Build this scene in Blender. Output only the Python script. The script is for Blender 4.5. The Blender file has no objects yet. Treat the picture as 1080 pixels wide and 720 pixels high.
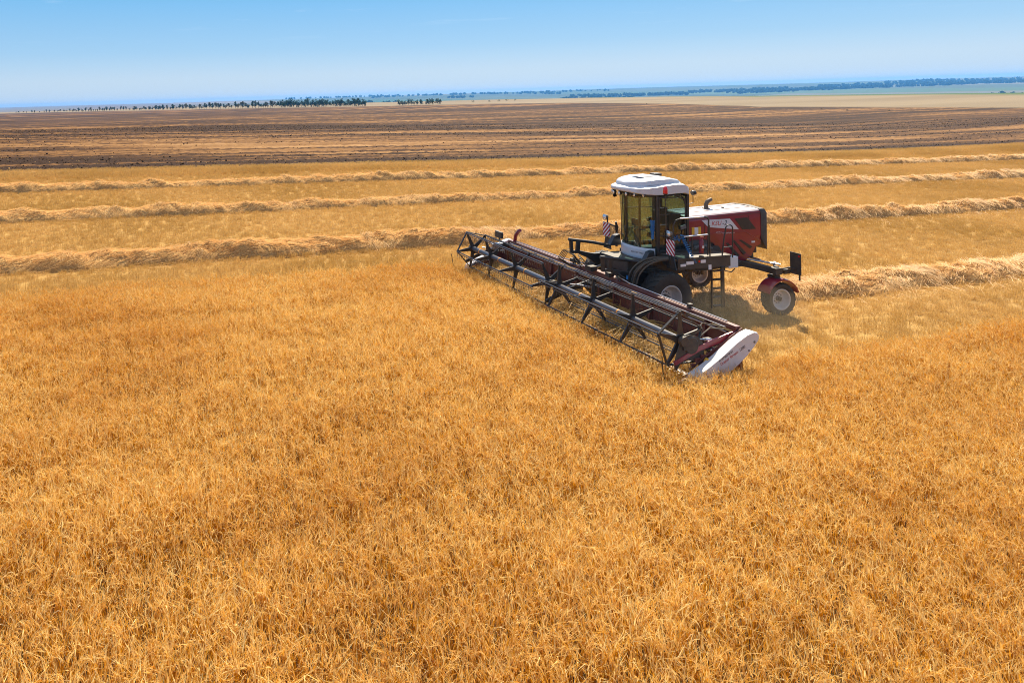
import bpy, bmesh, math, random
import numpy as np
from mathutils import Vector, Matrix

random.seed(11)
RNG = np.random.default_rng(7)
SC = bpy.context.scene
COL = SC.collection
PI = math.pi

# ------------------------------------------------------------------ camera, sky, sun, exposure
# world origin: ground under the front axle of the windrower
RC = np.array([[0.99951985, 0.00201377, -0.03091961],
               [-0.03098512, 0.06496038, -0.99740667],
               [0.0, 0.99788581, 0.06499159]])            # rows: right, down, forward of the camera
ML = Matrix([[-0.94646956, 0.32011458, 0.04149732],
             [-0.32087007, -0.94703587, -0.01286287],
             [0.03518186, -0.02548956, 0.99905581]])       # machine frame (x forward, y left, z up) to world
CAM = np.array([-9.494985, -26.673695, 7.762686])
cam_d = bpy.data.cameras.new('camera')
cam = bpy.data.objects.new('camera', cam_d)
COL.objects.link(cam)
cam_d.sensor_width = 36.0
cam_d.lens = 26.2102
cam_d.shift_x = 0.153807
cam_d.shift_y = -0.285951
cam_d.clip_start = 0.1
cam_d.clip_end = 60000
m = Matrix.Identity(4)
for i in range(3):
    m[i][0] = RC[0][i]; m[i][1] = -RC[1][i]; m[i][2] = -RC[2][i]; m[i][3] = CAM[i]
cam.matrix_world = m
SC.camera = cam

SUN_EL, SUN_AZ = math.radians(47), math.radians(27)
world = bpy.data.worlds.new('World')
SC.world = world
world.use_nodes = True
wn, wl = world.node_tree.nodes, world.node_tree.links
wn.clear()
wo = wn.new('ShaderNodeOutputWorld')
bg = wn.new('ShaderNodeBackground')
sky = wn.new('ShaderNodeTexSky')
sky.sky_type = 'NISHITA'
sky.sun_disc = False
sky.sun_elevation = SUN_EL
sky.sun_rotation = SUN_AZ
sky.altitude = 300
sky.air_density = 1.0
sky.dust_density = 0.0
sky.ozone_density = 3.0
# faint high cloud wisps, added to the sky by direction
tc = wn.new('ShaderNodeTexCoord')
sep = wn.new('ShaderNodeSeparateXYZ'); wl.new(tc.outputs['Generated'], sep.inputs[0])
def wmath(op, a, b=None):
    n = wn.new('ShaderNodeMath'); n.operation = op
    for i, v in enumerate((a, b)):
        if v is None: continue
        if isinstance(v, (int, float)): n.inputs[i].default_value = v
        else: wl.new(v, n.inputs[i])
    return n.outputs[0]
zc = wmath('MAXIMUM', sep.outputs[2], 0.02)
cmb = wn.new('ShaderNodeCombineXYZ')
wl.new(wmath('DIVIDE', sep.outputs[0], zc), cmb.inputs[0])
wl.new(wmath('DIVIDE', sep.outputs[1], zc), cmb.inputs[1])
cn = wn.new('ShaderNodeTexNoise'); cn.inputs['Scale'].default_value = 0.55
cn.inputs['Detail'].default_value = 8; cn.inputs['Roughness'].default_value = 0.62
wl.new(cmb.outputs[0], cn.inputs['Vector'])
cr = wn.new('ShaderNodeValToRGB')
cr.color_ramp.elements[0].position = 0.58; cr.color_ramp.elements[0].color = (0, 0, 0, 1)
cr.color_ramp.elements[1].position = 0.80; cr.color_ramp.elements[1].color = (0.35, 0.35, 0.35, 1)
wl.new(cn.outputs['Fac'], cr.inputs[0])
hs = wn.new('ShaderNodeHueSaturation'); hs.inputs['Saturation'].default_value = 1.2
hs.inputs['Hue'].default_value = 0.515
wl.new(sky.outputs[0], hs.inputs['Color'])
mxc = wn.new('ShaderNodeMix'); mxc.data_type = 'RGBA'
cf = wn.new('ShaderNodeMapRange'); cf.interpolation_type = 'SMOOTHSTEP'
cf.inputs['From Min'].default_value = 0.06; cf.inputs['From Max'].default_value = 0.13
wl.new(sep.outputs[2], cf.inputs['Value'])
wl.new(wmath('MULTIPLY', cr.outputs[0], cf.outputs['Result']), mxc.inputs['Factor'])
grd = wn.new('ShaderNodeValToRGB')                     # clear summer blue, paler toward the horizon
for e, (p_, c_) in zip([grd.color_ramp.elements[0], grd.color_ramp.elements[1]] + [grd.color_ramp.elements.new(q_) for q_ in (.03, .065, .14, .40)],
                       ((0.0, (.53, .665, .84)), (1.0, (.05, .15, .50)), (.03, (.53, .675, .86)), (.065, (.35, .60, .87)), (.14, (.185, .525, .88)), (.40, (.09, .30, .72)))):
    e.position = p_; e.color = c_ + (1,)
wl.new(sep.outputs[2], grd.inputs[0])
gsc = wn.new('ShaderNodeVectorMath'); gsc.operation = 'SCALE'; gsc.inputs['Scale'].default_value = 8.4
wl.new(grd.outputs[0], gsc.inputs[0])
mxg = wn.new('ShaderNodeMix'); mxg.data_type = 'RGBA'; mxg.inputs['Factor'].default_value = 0.84
wl.new(hs.outputs[0], mxg.inputs['A']); wl.new(gsc.outputs[0], mxg.inputs['B'])
wl.new(mxg.outputs['Result'], mxc.inputs['A'])
mxc.inputs['B'].default_value = (9.0, 9.4, 9.8, 1)
wl.new(mxc.outputs['Result'], bg.inputs[0])
bg.inputs[1].default_value = 0.055
wl.new(bg.outputs[0], wo.inputs[0])

sd = bpy.data.lights.new('sun', 'SUN')
sd.energy = 5.0
sd.angle = math.radians(0.6)
sd.color = (1.0, 0.88, 0.69)
sun = bpy.data.objects.new('sun', sd)
COL.objects.link(sun)
to_sun = Vector((math.sin(SUN_AZ) * math.cos(SUN_EL), math.cos(SUN_AZ) * math.cos(SUN_EL), math.sin(SUN_EL)))
sun.rotation_euler = to_sun.to_track_quat('Z', 'Y').to_euler()
sun.location = (0, 0, 200)

vs = SC.view_settings
vs.view_transform = 'Standard'; vs.look = 'None'; vs.gamma = 1.0; vs.use_curve_mapping = False
vs.exposure = 1.12
SC.render.film_transparent = False
SC.cycles.use_denoising = True
SC.cycles.use_adaptive_sampling = False
SC.cycles.filter_width = 1.0
SC.cycles.denoising_prefilter = 'NONE'
SC.cycles.max_bounces = 8
SC.cycles.diffuse_bounces = 3
SC.cycles.glossy_bounces = 3
SC.cycles.transmission_bounces = 4
SC.cycles.transparent_max_bounces = 12
SC.cycles.volume_bounces = 0
SC.cycles.caustics_reflective = False
SC.cycles.caustics_refractive = False
SC.cycles.sample_clamp_indirect = 6.0

# ------------------------------------------------------------------ helpers
def smooth(a, b, x):
    t = np.clip((x - a) / (b - a), 0, 1)
    return t * t * (3 - 2 * t)

_tab = np.random.default_rng(99).random((256, 256))
def vnoise(x, y, seed=0):
    x = np.asarray(x, float) + seed * 17.37; y = np.asarray(y, float) + seed * 31.71
    xi = np.floor(x).astype(int); yi = np.floor(y).astype(int)
    fx = x - xi; fy = y - yi
    fx = fx * fx * (3 - 2 * fx); fy = fy * fy * (3 - 2 * fy)
    a = _tab[xi & 255, yi & 255]; b = _tab[(xi + 1) & 255, yi & 255]
    c = _tab[xi & 255, (yi + 1) & 255]; d = _tab[(xi + 1) & 255, (yi + 1) & 255]
    return (a * (1 - fx) + b * fx) * (1 - fy) + (c * (1 - fx) + d * fx) * fy
def fbm(x, y, seed=0, oct=4):
    s = 0; amp = 1; tot = 0
    for o in range(oct):
        s = s + amp * vnoise(np.asarray(x) * 2 ** o, np.asarray(y) * 2 ** o, seed + o); tot += amp; amp *= 0.5
    return s / tot

A2 = np.array([[ML[0][0], ML[0][1]], [ML[1][0], ML[1][1]]])
A2I = np.linalg.inv(A2)
def to_local(x, y):                      # ground-plan coordinates in the machine's rows
    return A2I[0, 0] * x + A2I[0, 1] * y, A2I[1, 0] * x + A2I[1, 1] * y
def to_world(lx, ly):
    return A2[0, 0] * lx + A2[0, 1] * ly, A2[1, 0] * lx + A2[1, 1] * ly

# depth (from the camera, along world y) of the field corner, the crest above the valley
TAN = np.array([-3.0, -0.476, -0.094, 0.211, 0.542, 0.898, 1.6, 3.0])
CREST = np.array([1500, 1300, 1000, 800, 470, 312, 215, 180.])
EDGE = np.array([2000, 1000, 650, 500, 266, 205, 150, 120.])
def tan_of(x, y):
    dy = np.maximum(y - CAM[1], 1.0)
    return np.clip((x - CAM[0]) / dy, -3, 3), y - CAM[1]
def height(x, y):
    x = np.asarray(x, float); y = np.asarray(y, float)
    r = np.hypot(x, y)
    fall = 1 / (1 + (r / 170.0) ** 4)
    z = (-0.041537 * x + 0.012875 * y) * fall
    t, d = tan_of(x, y)
    c = np.interp(t, TAN, CREST)
    w = smooth(-0.25, 0.30, t)
    drop = -(6 + 36 * w) * smooth(0, 900, d - c)
    rise = (6 + 36 * w) * smooth(2600, 6500, d) + (CAM[2] - 0.0) * smooth(4200, 7600, d)
    rise = rise + 16 * (fbm(x / 900.0, y / 900.0, 3, 3) - 0.5) * smooth(1300, 3500, d)* (1 - smooth(5200, 7000, d))
    rise = rise + 14 * (fbm(x / 1500.0, y / 2500.0, 8, 2) - 0.5) * smooth(5500, 7500, d)
    und = 0.5 * (fbm(x / 40.0, y / 40.0, 5, 2) - 0.5) * smooth(60, 140, r)
    return z + drop + rise + und

def new_mat(name):
    mt = bpy.data.materials.new(name); mt.use_nodes = True
    nt = mt.node_tree; nt.nodes.clear()
    out = nt.nodes.new('ShaderNodeOutputMaterial')
    return mt, nt, out
def node(nt, typ, **kw):
    n = nt.nodes.new(typ)
    for k, v in kw.items(): setattr(n, k, v)
    return n
def mth(nt, op, a, b=None, c=None):
    n = nt.nodes.new('ShaderNodeMath'); n.operation = op
    for i, v in enumerate((a, b, c)):
        if v is None: continue
        if isinstance(v, (int, float)): n.inputs[i].default_value = v
        else: nt.links.new(v, n.inputs[i])
    return n.outputs[0]
def mixc(nt, f, a, b):
    n = nt.nodes.new('ShaderNodeMix'); n.data_type = 'RGBA'
    for k, v in (('Factor', f), ('A', a), ('B', b)):
        if isinstance(v, (int, float)): n.inputs[k].default_value = v
        elif isinstance(v, tuple): n.inputs[k].default_value = v if len(v) == 4 else v + (1,)
        else: nt.links.new(v, n.inputs[k])
    return n.outputs['Result']
def noise(nt, vec, scale, detail=4, rough=0.55):
    n = nt.nodes.new('ShaderNodeTexNoise')
    n.inputs['Scale'].default_value = scale; n.inputs['Detail'].default_value = detail
    n.inputs['Roughness'].default_value = rough
    if vec is not None: nt.links.new(vec, n.inputs['Vector'])
    return n.outputs['Fac']
def ramp(nt, fac, stops):
    n = nt.nodes.new('ShaderNodeValToRGB')
    cr = n.color_ramp
    while len(cr.elements) < len(stops): cr.elements.new(0.5)
    for e, (p, c) in zip(cr.elements, stops):
        e.position = p; e.color = c if len(c) == 4 else tuple(c) + (1,)
    nt.links.new(fac, n.inputs[0])
    return n.outputs[0]
def vmul(nt, vec, s):
    n = nt.nodes.new('ShaderNodeVectorMath'); n.operation = 'MULTIPLY'
    nt.links.new(vec, n.inputs[0]); n.inputs[1].default_value = s
    return n.outputs[0]

def paint(name, col, rough=0.4, metal=0.0, coat=0.0, dust=0.25, dustcol=(0.30, 0.21, 0.12), scale=3.0, bump=0.0):
    """painted or bare machine surface with uneven field dust on it"""
    mt, nt, out = new_mat(name)
    b = node(nt, 'ShaderNodeBsdfPrincipled')
    g = node(nt, 'ShaderNodeTexCoord').outputs['Object']
    n1 = noise(nt, g, scale, 6, 0.65); n2 = noise(nt, g, scale * 9, 3, 0.6)
    f = mth(nt, 'MULTIPLY', mth(nt, 'ADD', mth(nt, 'MULTIPLY', n1, 1.6), mth(nt, 'MULTIPLY', n2, 0.6)), 1.0)
    f = mth(nt, 'MULTIPLY', mth(nt, 'MAXIMUM', mth(nt, 'SUBTRACT', f, 0.65), 0.0), dust * 2.0)
    f = mth(nt, 'MINIMUM', f, 0.9)
    nt.links.new(mixc(nt, f, tuple(col), dustcol), b.inputs['Base Color'])
    nt.links.new(mth(nt, 'ADD', mth(nt, 'MULTIPLY', f, 0.5), rough), b.inputs['Roughness'])
    b.inputs['Metallic'].default_value = metal
    b.inputs['Coat Weight'].default_value = coat
    b.inputs['Coat Roughness'].default_value = 0.12
    if bump:
        bp = node(nt, 'ShaderNodeBump'); bp.inputs['Strength'].default_value = bump; bp.inputs['Distance'].default_value = 0.01
        nt.links.new(n2, bp.inputs['Height']); nt.links.new(bp.outputs[0], b.inputs['Normal'])
    nt.links.new(b.outputs[0], out.inputs[0])
    return mt

def tag(o, label=None, cat=None, group=None, kind=None):
    if label: o['label'] = label
    if cat: o['category'] = cat
    if group: o['group'] = group
    if kind: o['kind'] = kind
    return o
def empty(name, mw):
    o = bpy.data.objects.new(name, None); COL.objects.link(o); o.matrix_world = mw
    o.empty_display_size = 0.5
    return o
def mesh_np(name, verts, faces_by_size, mat=None, parent=None, smooth_shade=False, matidx=None):
    """verts (n,3); faces_by_size: list of (k, int array (m,k))"""
    me = bpy.data.meshes.new(name)
    verts = np.asarray(verts, np.float32)
    me.vertices.add(len(verts)); me.vertices.foreach_set('co', verts.ravel())
    loops = np.concatenate([f.ravel() for k, f in faces_by_size]).astype(np.int32)
    tot = np.concatenate([np.full(len(f), k, np.int32) for k, f in faces_by_size])
    st = np.concatenate([[0], np.cumsum(tot)[:-1]]).astype(np.int32)
    me.loops.add(len(loops)); me.loops.foreach_set('vertex_index', loops)
    me.polygons.add(len(tot)); me.polygons.foreach_set('loop_start', st); me.polygons.foreach_set('loop_total', tot)
    if smooth_shade: me.polygons.foreach_set('use_smooth', np.ones(len(tot), bool))
    mats = mat if isinstance(mat, (list, tuple)) else [mat]
    for q in mats:
        if q: me.materials.append(q)
    if matidx is not None: me.polygons.foreach_set('material_index', np.asarray(matidx, np.int32))
    me.update(calc_edges=True); me.validate()
    o = bpy.data.objects.new(name, me)
    COL.objects.link(o)
    if parent: o.parent = parent
    return o

class MB:
    def __init__(s): s.bm = bmesh.new()
    def _face(s, vs):
        try: return s.bm.faces.new(vs)
        except ValueError: return None
    def hull(s, rings, cap=True):
        R = [[s.bm.verts.new(p) for p in r] for r in rings]
        n = len(R[0])
        for a, b in zip(R, R[1:]):
            for i in range(n): s._face((a[i], a[(i + 1) % n], b[(i + 1) % n], b[i]))
        if cap: s._face(R[0][::-1]); s._face(R[-1])
        return s
    def box(s, c, d, rot=None):
        c = Vector(c); x, y, z = d[0] / 2, d[1] / 2, d[2] / 2
        P = [Vector((sx * x, sy * y, sz * z)) for sz in (-1, 1) for sx, sy in ((-1, -1), (1, -1), (1, 1), (-1, 1))]
        if rot is not None: P = [rot @ p for p in P]
        P = [p + c for p in P]
        return s.hull([P[:4], P[4:]])
    def bar(s, p, q, w, h=None, up=(0, 0, 1)):
        p, q = Vector(p), Vector(q); h = h or w
        d = (q - p).normalized(); u = Vector(up)
        if abs(d.dot(u)) > 0.98: u = Vector((1, 0, 0))
        sd = d.cross(u).normalized(); u = sd.cross(d)
        r = lambda o: [o + sd * a * w / 2 + u * b * h / 2 for a, b in ((-1, -1), (1, -1), (1, 1), (-1, 1))]
        return s.hull([r(p), r(q)])
    def tube(s, pts, r, n=8, cap=True):
        pts = [Vector(p) for p in pts]; rings = []
        prev = None
        for i, p in enumerate(pts):
            d = (pts[min(i + 1, len(pts) - 1)] - pts[max(i - 1, 0)]).normalized()
            if prev is None:
                u = Vector((0, 0, 1)) if abs(d.z) < 0.9 else Vector((1, 0, 0))
                u = (u - d * u.dot(d)).normalized()
            else:
                u = (prev - d * prev.dot(d)).normalized()
            prev = u; v = d.cross(u)
            rr = r[i] if isinstance(r, (list, tuple)) else r
            rings.append([p + (u * math.cos(2 * PI * k / n) + v * math.sin(2 * PI * k / n)) * rr for k in range(n)])
        return s.hull(rings, cap)
    def lathe(s, c, prof, n=40, axis='y', cap=False):
        c = Vector(c); rings = []
        for r, a in prof:
            ring = []
            for k in range(n):
                t = 2 * PI * k / n; p, q = r * math.cos(t), r * math.sin(t)
                ring.append(c + (Vector((p, a, q)) if axis == 'y' else Vector((p, q, a)) if axis == 'z' else Vector((a, p, q))))
            rings.append(ring)
        return s.hull(rings, cap)
    def prism(s, poly, y0, y1, ax='y'):
        f = (lambda a, b, y: Vector((a, y, b))) if ax == 'y' else (lambda a, b, y: Vector((a, b, y))) if ax == 'z' else (lambda a, b, y: Vector((y, a, b)))
        return s.hull([[f(a, b, y0) for a, b in poly], [f(a, b, y1) for a, b in poly]])
    def quad(s, *p): s._face([s.bm.verts.new(q) for q in p]); return s
    def strip(s, a, b):
        A = [s.bm.verts.new(p) for p in a]; B = [s.bm.verts.new(p) for p in b]
        for i in range(len(A) - 1): s._face((A[i], A[i + 1], B[i + 1], B[i]))
        return s
    def build(s, name, mat, parent=None, bevel=0.0, sharp=35, seg=2):
        bmesh.ops.recalc_face_normals(s.bm, faces=s.bm.faces[:])
        me = bpy.data.meshes.new(name); s.bm.to_mesh(me); s.bm.free()
        for q in (mat if isinstance(mat, (list, tuple)) else [mat]): me.materials.append(q)
        me.polygons.foreach_set('use_smooth', np.ones(len(me.polygons), bool))
        me.set_sharp_from_angle(angle=math.radians(sharp))
        o = bpy.data.objects.new(name, me); COL.objects.link(o)
        if parent: o.parent = parent
        if bevel:
            bv = o.modifiers.new('bevel', 'BEVEL'); bv.width = bevel; bv.segments = seg
            bv.limit_method = 'ANGLE'; bv.angle_limit = math.radians(40)
            bv.harden_normals = True
        return o
def text(name, s, size, origin, xdir, ydir, mat, parent, shear=0.0, extrude=0.0015, sx=1.0, align='LEFT'):
    cu = bpy.data.curves.new(name, 'FONT'); cu.body = s; cu.size = size; cu.shear = shear; cu.extrude = extrude
    cu.align_x = align; cu.space_character = 1.02
    tmp = bpy.data.objects.new(name + '_src', cu); COL.objects.link(tmp)
    dg = bpy.context.evaluated_depsgraph_get()
    me = bpy.data.meshes.new_from_object(tmp.evaluated_get(dg))
    bpy.data.objects.remove(tmp); bpy.data.curves.remove(cu)
    me.name = name
    X = Vector(xdir).normalized(); Y = Vector(ydir).normalized(); Z = X.cross(Y).normalized(); O = Vector(origin)
    for v in me.vertices: v.co = O + X * v.co.x * sx + Y * v.co.y + Z * v.co.z
    me.materials.clear(); me.materials.append(mat)
    o = bpy.data.objects.new(name, me); COL.objects.link(o); o.parent = parent
    return o

# ------------------------------------------------------------------ ground
def ground_material():
    mt, nt, out = new_mat('ground')
    at = lambda n: node(nt, 'ShaderNodeAttribute', attribute_name=n)
    loc = at('loc').outputs['Vector']
    pl = at('plough').outputs['Fac']; inf = at('infield').outputs['Fac']; farc = at('farcol').outputs['Color']
    # stubble floor: chopped straw over soil, in drill rows
    n_big = noise(nt, vmul(nt, loc, (0.05, 0.11, 1)), 1.0, 4)
    n_row = noise(nt, vmul(nt, loc, (0.25, 3.2, 1)), 1.0, 3)
    n_fine = noise(nt, vmul(nt, loc, (6.0, 14.0, 1)), 1.0, 3, 0.7)
    near = ramp(nt, mth(nt, 'ADD', mth(nt, 'MULTIPLY', n_row, 0.45), mth(nt, 'MULTIPLY', n_fine, 0.55)),
                [(0.30, (0.20, 0.11, 0.034)), (0.5, (0.36, 0.215, 0.066)), (0.72, (0.46, 0.285, 0.09))])
    near = mixc(nt, mth(nt, 'MULTIPLY', ramp_f(nt, n_big, 0.42, 0.68), 0.45), near, (0.32, 0.18, 0.055))
    # worked stubble: dark broken soil with bands of straw left lying along the rows
    s3 = noise(nt, vmul(nt, loc, (1.1, 3.2, 1)), 1.0, 4, 0.8)
    s5 = noise(nt, vmul(nt, loc, (0.10, 1.5, 1)), 1.0, 3, 0.6)
    sm = mth(nt, 'ADD', at('straw').outputs['Fac'], mth(nt, 'ADD', mth(nt, 'MULTIPLY', mth(nt, 'SUBTRACT', s3, 0.5), 0.42), mth(nt, 'MULTIPLY', mth(nt, 'SUBTRACT', s5, 0.5), 0.20)))
    plc = ramp(nt, sm, [(0.36, (0.030, 0.014, 0.005)), (0.47, (0.070, 0.032, 0.010)), (0.55, (0.17, 0.083, 0.026)), (0.70, (0.30, 0.17, 0.068))])
    jit = mth(nt, 'MULTIPLY', mth(nt, 'SUBTRACT', s3, 0.5), 3.0)
    fpl = ramp_f(nt, mth(nt, 'ADD', pl, jit), -0.4, 0.6)
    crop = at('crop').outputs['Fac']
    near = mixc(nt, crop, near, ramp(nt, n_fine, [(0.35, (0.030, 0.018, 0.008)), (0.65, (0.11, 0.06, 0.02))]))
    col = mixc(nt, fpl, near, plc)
    n_p = noise(nt, vmul(nt, loc, (0.004, 0.02, 1)), 1.0, 4)
    pale = ramp(nt, n_p, [(0.35, (0.165, 0.125, 0.075)), (0.65, (0.22, 0.17, 0.105))])
    fin = ramp_f(nt, mth(nt, 'ADD', inf, mth(nt, 'MULTIPLY', mth(nt, 'SUBTRACT', n_p, 0.5), 14.0)), -3.0, 3.0)
    col = mixc(nt, fin, pale, col)
    fa = at('farmask').outputs['Fac']
    col = mixc(nt, fa, col, farc)
    b = node(nt, 'ShaderNodeBsdfPrincipled'); b.inputs['Roughness'].default_value = 0.95
    b.inputs['Specular IOR Level'].default_value = 0.1
    nt.links.new(col, b.inputs['Base Color'])
    bp = node(nt, 'ShaderNodeBump'); bp.inputs['Strength'].default_value = 0.7; bp.inputs['Distance'].default_value = 0.12
    hgt = mth(nt, 'ADD', mth(nt, 'MULTIPLY', s3, fpl), mth(nt, 'MULTIPLY', n_fine, 0.25))
    nt.links.new(hgt, bp.inputs['Height']); nt.links.new(bp.outputs[0], b.inputs['Normal'])
    nt.links.new(b.outputs[0], out.inputs[0])
    return mt
def ramp_f(nt, fac, a, b):
    n = nt.nodes.new('ShaderNodeMapRange'); n.interpolation_type = 'SMOOTHSTEP'
    n.inputs['From Min'].default_value = a; n.inputs['From Max'].default_value = b
    nt.links.new(fac, n.inputs['Value'])
    return n.outputs['Result']

def straw_left(lx, ly):
    """how much straw lies on the worked soil: bands along the rows, crossed by older passes"""
    s = 0.24 * fbm(lx * 0.012, ly * 0.20, 31, 3) + 0.46 * fbm(lx * 0.022, ly * 0.62, 33, 2) + 0.20 * fbm(lx * 0.004, ly * 0.035, 35, 3)
    s = s + 0.16 * (fbm((lx * 0.5 + ly) * 0.05, (lx - ly * 0.5) * 0.008, 37, 3) - 0.5) - 0.014
    s = s + 0.06 * np.clip(1 - np.abs(ly + 57.0) / 2.2, 0, 1) - 0.14 * np.clip(1 - np.abs(ly + 52.4) / 2.6, 0, 1)
    return s
def make_ground():
    fr = np.linspace(-math.radians(62), math.radians(68), 620)
    bk = np.linspace(math.radians(68), 2 * PI - math.radians(62), 62)[1:-1]
    ang = np.concatenate([fr, bk]); nA = len(ang)
    rad = np.concatenate([[1.5], np.exp(np.arange(math.log(3.0), math.log(9000.0), 0.0085))]); nR = len(rad)
    Rr, An = np.meshgrid(rad, ang, indexing='ij')
    x = CAM[0] + Rr * np.sin(An); y = CAM[1] + Rr * np.cos(An)
    x = x.ravel(); y = y.ravel()
    z = height(x, y)
    lx, ly = to_local(x, y)
    t, d = tan_of(x, y)
    behind = (y - CAM[1]) < 1
    inf = (np.interp(t, TAN, EDGE) - d) * 0.5
    inf[behind] = 200
    pl = np.minimum(-49.6 - ly + 0.8 * (fbm(lx / 9, ly / 9, 2, 2) - 0.5), 400)
    pl[behind] = -100
    # clods and furrows where the field is worked
    act = smooth(-0.3, 1.5, pl) * smooth(-2, 2, inf)
    rr = np.hypot(x, y)
    z = z + act * (0.16 * (fbm(lx * 0.25, ly * 1.1, 4, 3) - 0.5) + 0.22 * (vnoise(lx * 2.1, ly * 2.1, 6) - 0.5)) * (1 - smooth(150, 400, rr))
    # far fields and hills beyond the crest
    cr = np.interp(t, TAN, CREST)
    pal = np.array([[0.04, 0.09, 0.03], [0.035, 0.08, 0.028], [0.06, 0.10, 0.035], [0.19, 0.16, 0.10], [0.04, 0.06, 0.025], [0.12, 0.11, 0.06], [0.035, 0.06, 0.025], [0.06, 0.08, 0.035]])
    a = math.radians(20)
    gx = (x * math.cos(a) + y * math.sin(a)) / 620.0 + 0.3 * fbm(x / 500, y / 500, 4, 2); gy = (-x * math.sin(a) + y * math.cos(a)) / 520.0 + 0.3 * fbm(x / 700, y / 700, 9, 2)
    cell = (np.floor(gx) * 7 + np.floor(gy) * 13).astype(int)
    fc = pal[(np.abs(cell * 2654435761) >> 4) % len(pal)]
    hz = smooth(4300, 5200, d)[:, None]
    fc = fc * (1 - hz) + hz * (0.6 * fc + 0.4 * np.array([0.06, 0.075, 0.04]))
    left = (1 - smooth(-0.35, 0.05, t))[:, None]
    fc = fc * (1 - 0.7 * left) + 0.7 * left * np.array([0.17, 0.12, 0.10])
    fm = smooth(-20, 40, d - cr)
    fm[behind] = 0
    v = np.stack([x, y, z], 1)
    i = np.arange(nR - 1)[:, None] * nA; j = np.arange(nA)[None, :]; j2 = (j + 1) % nA
    f = np.stack([i + j, i + nA + j, i + nA + j2, i + j2], -1).reshape(-1, 4)[:, ::-1]
    cap = np.arange(nA)[None, :][:, ::-1]
    o = mesh_np('ground', v, [(4, f)], ground_material(), smooth_shade=True)
    me = o.data
    def addf(n, a): at = me.attributes.new(n, 'FLOAT', 'POINT'); at.data.foreach_set('value', a.astype(np.float32))
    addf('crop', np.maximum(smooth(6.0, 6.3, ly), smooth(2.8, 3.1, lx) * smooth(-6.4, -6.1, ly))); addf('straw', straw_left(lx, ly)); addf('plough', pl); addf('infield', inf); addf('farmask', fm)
    at = me.attributes.new('loc', 'FLOAT_VECTOR', 'POINT')
    at.data.foreach_set('vector', np.stack([lx, ly, np.zeros_like(lx)], 1).astype(np.float32).ravel())
    at = me.attributes.new('farcol', 'FLOAT_COLOR', 'POINT')
    at.data.foreach_set('color', np.concatenate([fc, np.ones((len(fc), 1))], 1).astype(np.float32).ravel())
    tag(o, kind='structure')
    return z.min(), z.max()
GZ0, GZ1 = make_ground()

# ------------------------------------------------------------------ straw materials
def straw_mat(name, c0, c1, trans=0.35, big=0.35, bigcol=(0.40, 0.22, 0.05), rough=0.6, bscale=0.35, power=1.0):
    mt, nt, out = new_mat(name)
    oi = node(nt, 'ShaderNodeObjectInfo'); geo = node(nt, 'ShaderNodeNewGeometry')
    r = mth(nt, 'FRACT', mth(nt, 'ADD', oi.outputs['Random'], geo.outputs['Random Per Island']))
    col = mixc(nt, mth(nt, 'POWER', r, power), c0, c1)
    nb = noise(nt, geo.outputs['Position'], bscale, 5)
    col = mixc(nt, mth(nt, 'MULTIPLY', ramp_f(nt, nb, 0.40, 0.66), big), col, bigcol)
    d = node(nt, 'ShaderNodeBsdfPrincipled'); d.inputs['Roughness'].default_value = rough
    d.inputs['Specular IOR Level'].default_value = 0.22
    t = node(nt, 'ShaderNodeBsdfTranslucent')
    nt.links.new(col, d.inputs['Base Color']); nt.links.new(col, t.inputs['Color'])
    mx = node(nt, 'ShaderNodeMixShader'); mx.inputs[0].default_value = trans
    nt.links.new(d.outputs[0], mx.inputs[1]); nt.links.new(t.outputs[0], mx.inputs[2])
    nt.links.new(mx.outputs[0], out.inputs[0])
    return mt
M_STEM = straw_mat('wheat_stem', (0.42, 0.160, 0.003), (0.74, 0.36, 0.012), 0.28, 0.40, (0.38, 0.13, 0.002), bscale=0.13)
M_EAR = straw_mat('wheat_ear', (0.71, 0.345, 0.014), (0.98, 0.81, 0.38), 0.33, 0.38, (0.58, 0.23, 0.006), power=1.35, bscale=0.13)
M_LEAF = straw_mat('wheat_leaf', (0.72, 0.37, 0.020), (0.98, 0.83, 0.47), 0.36, 0.2, (0.54, 0.24, 0.016), power=1.2)
M_STUB = straw_mat('stubble_straw', (0.50, 0.295, 0.085), (0.66, 0.43, 0.15), 0.35, 0.55, (0.37, 0.215, 0.045), bscale=0.09)
M_ROWS = straw_mat('windrow_straw', (0.70, 0.42, 0.155), (0.90, 0.67, 0.37), 0.30, 0.35, (0.54, 0.30, 0.095), bscale=0.8)

# ------------------------------------------------------------------ straw shapes as raw arrays
class Ribbons:
    def __init__(s): s.v = []; s.f = []; s.mi = []; s.n = 0
    def add(s, path, w, side, mi):
        """path (k,3), w (k,), side (3,)"""
        k = len(path); path = np.asarray(path); sd = np.asarray(side)
        a = path - sd * (np.asarray(w)[:, None] / 2); b = path + sd * (np.asarray(w)[:, None] / 2)
        s.v.append(np.concatenate([a, b]))
        i = np.arange(k - 1)
        s.f.append(np.stack([i, i + 1, i + 1 + k, i + k], 1) + s.n)
        s.mi.append(np.full(k - 1, mi)); s.n += 2 * k
    def data(s): return np.concatenate(s.v), np.concatenate(s.f), np.concatenate(s.mi)

def clump_obj(name, rb, mats):
    v, f, mi = rb.data()
    o = mesh_np(name, v, [(4, f)], mats, matidx=mi)
    COL.objects.unlink(o)
    return o

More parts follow.
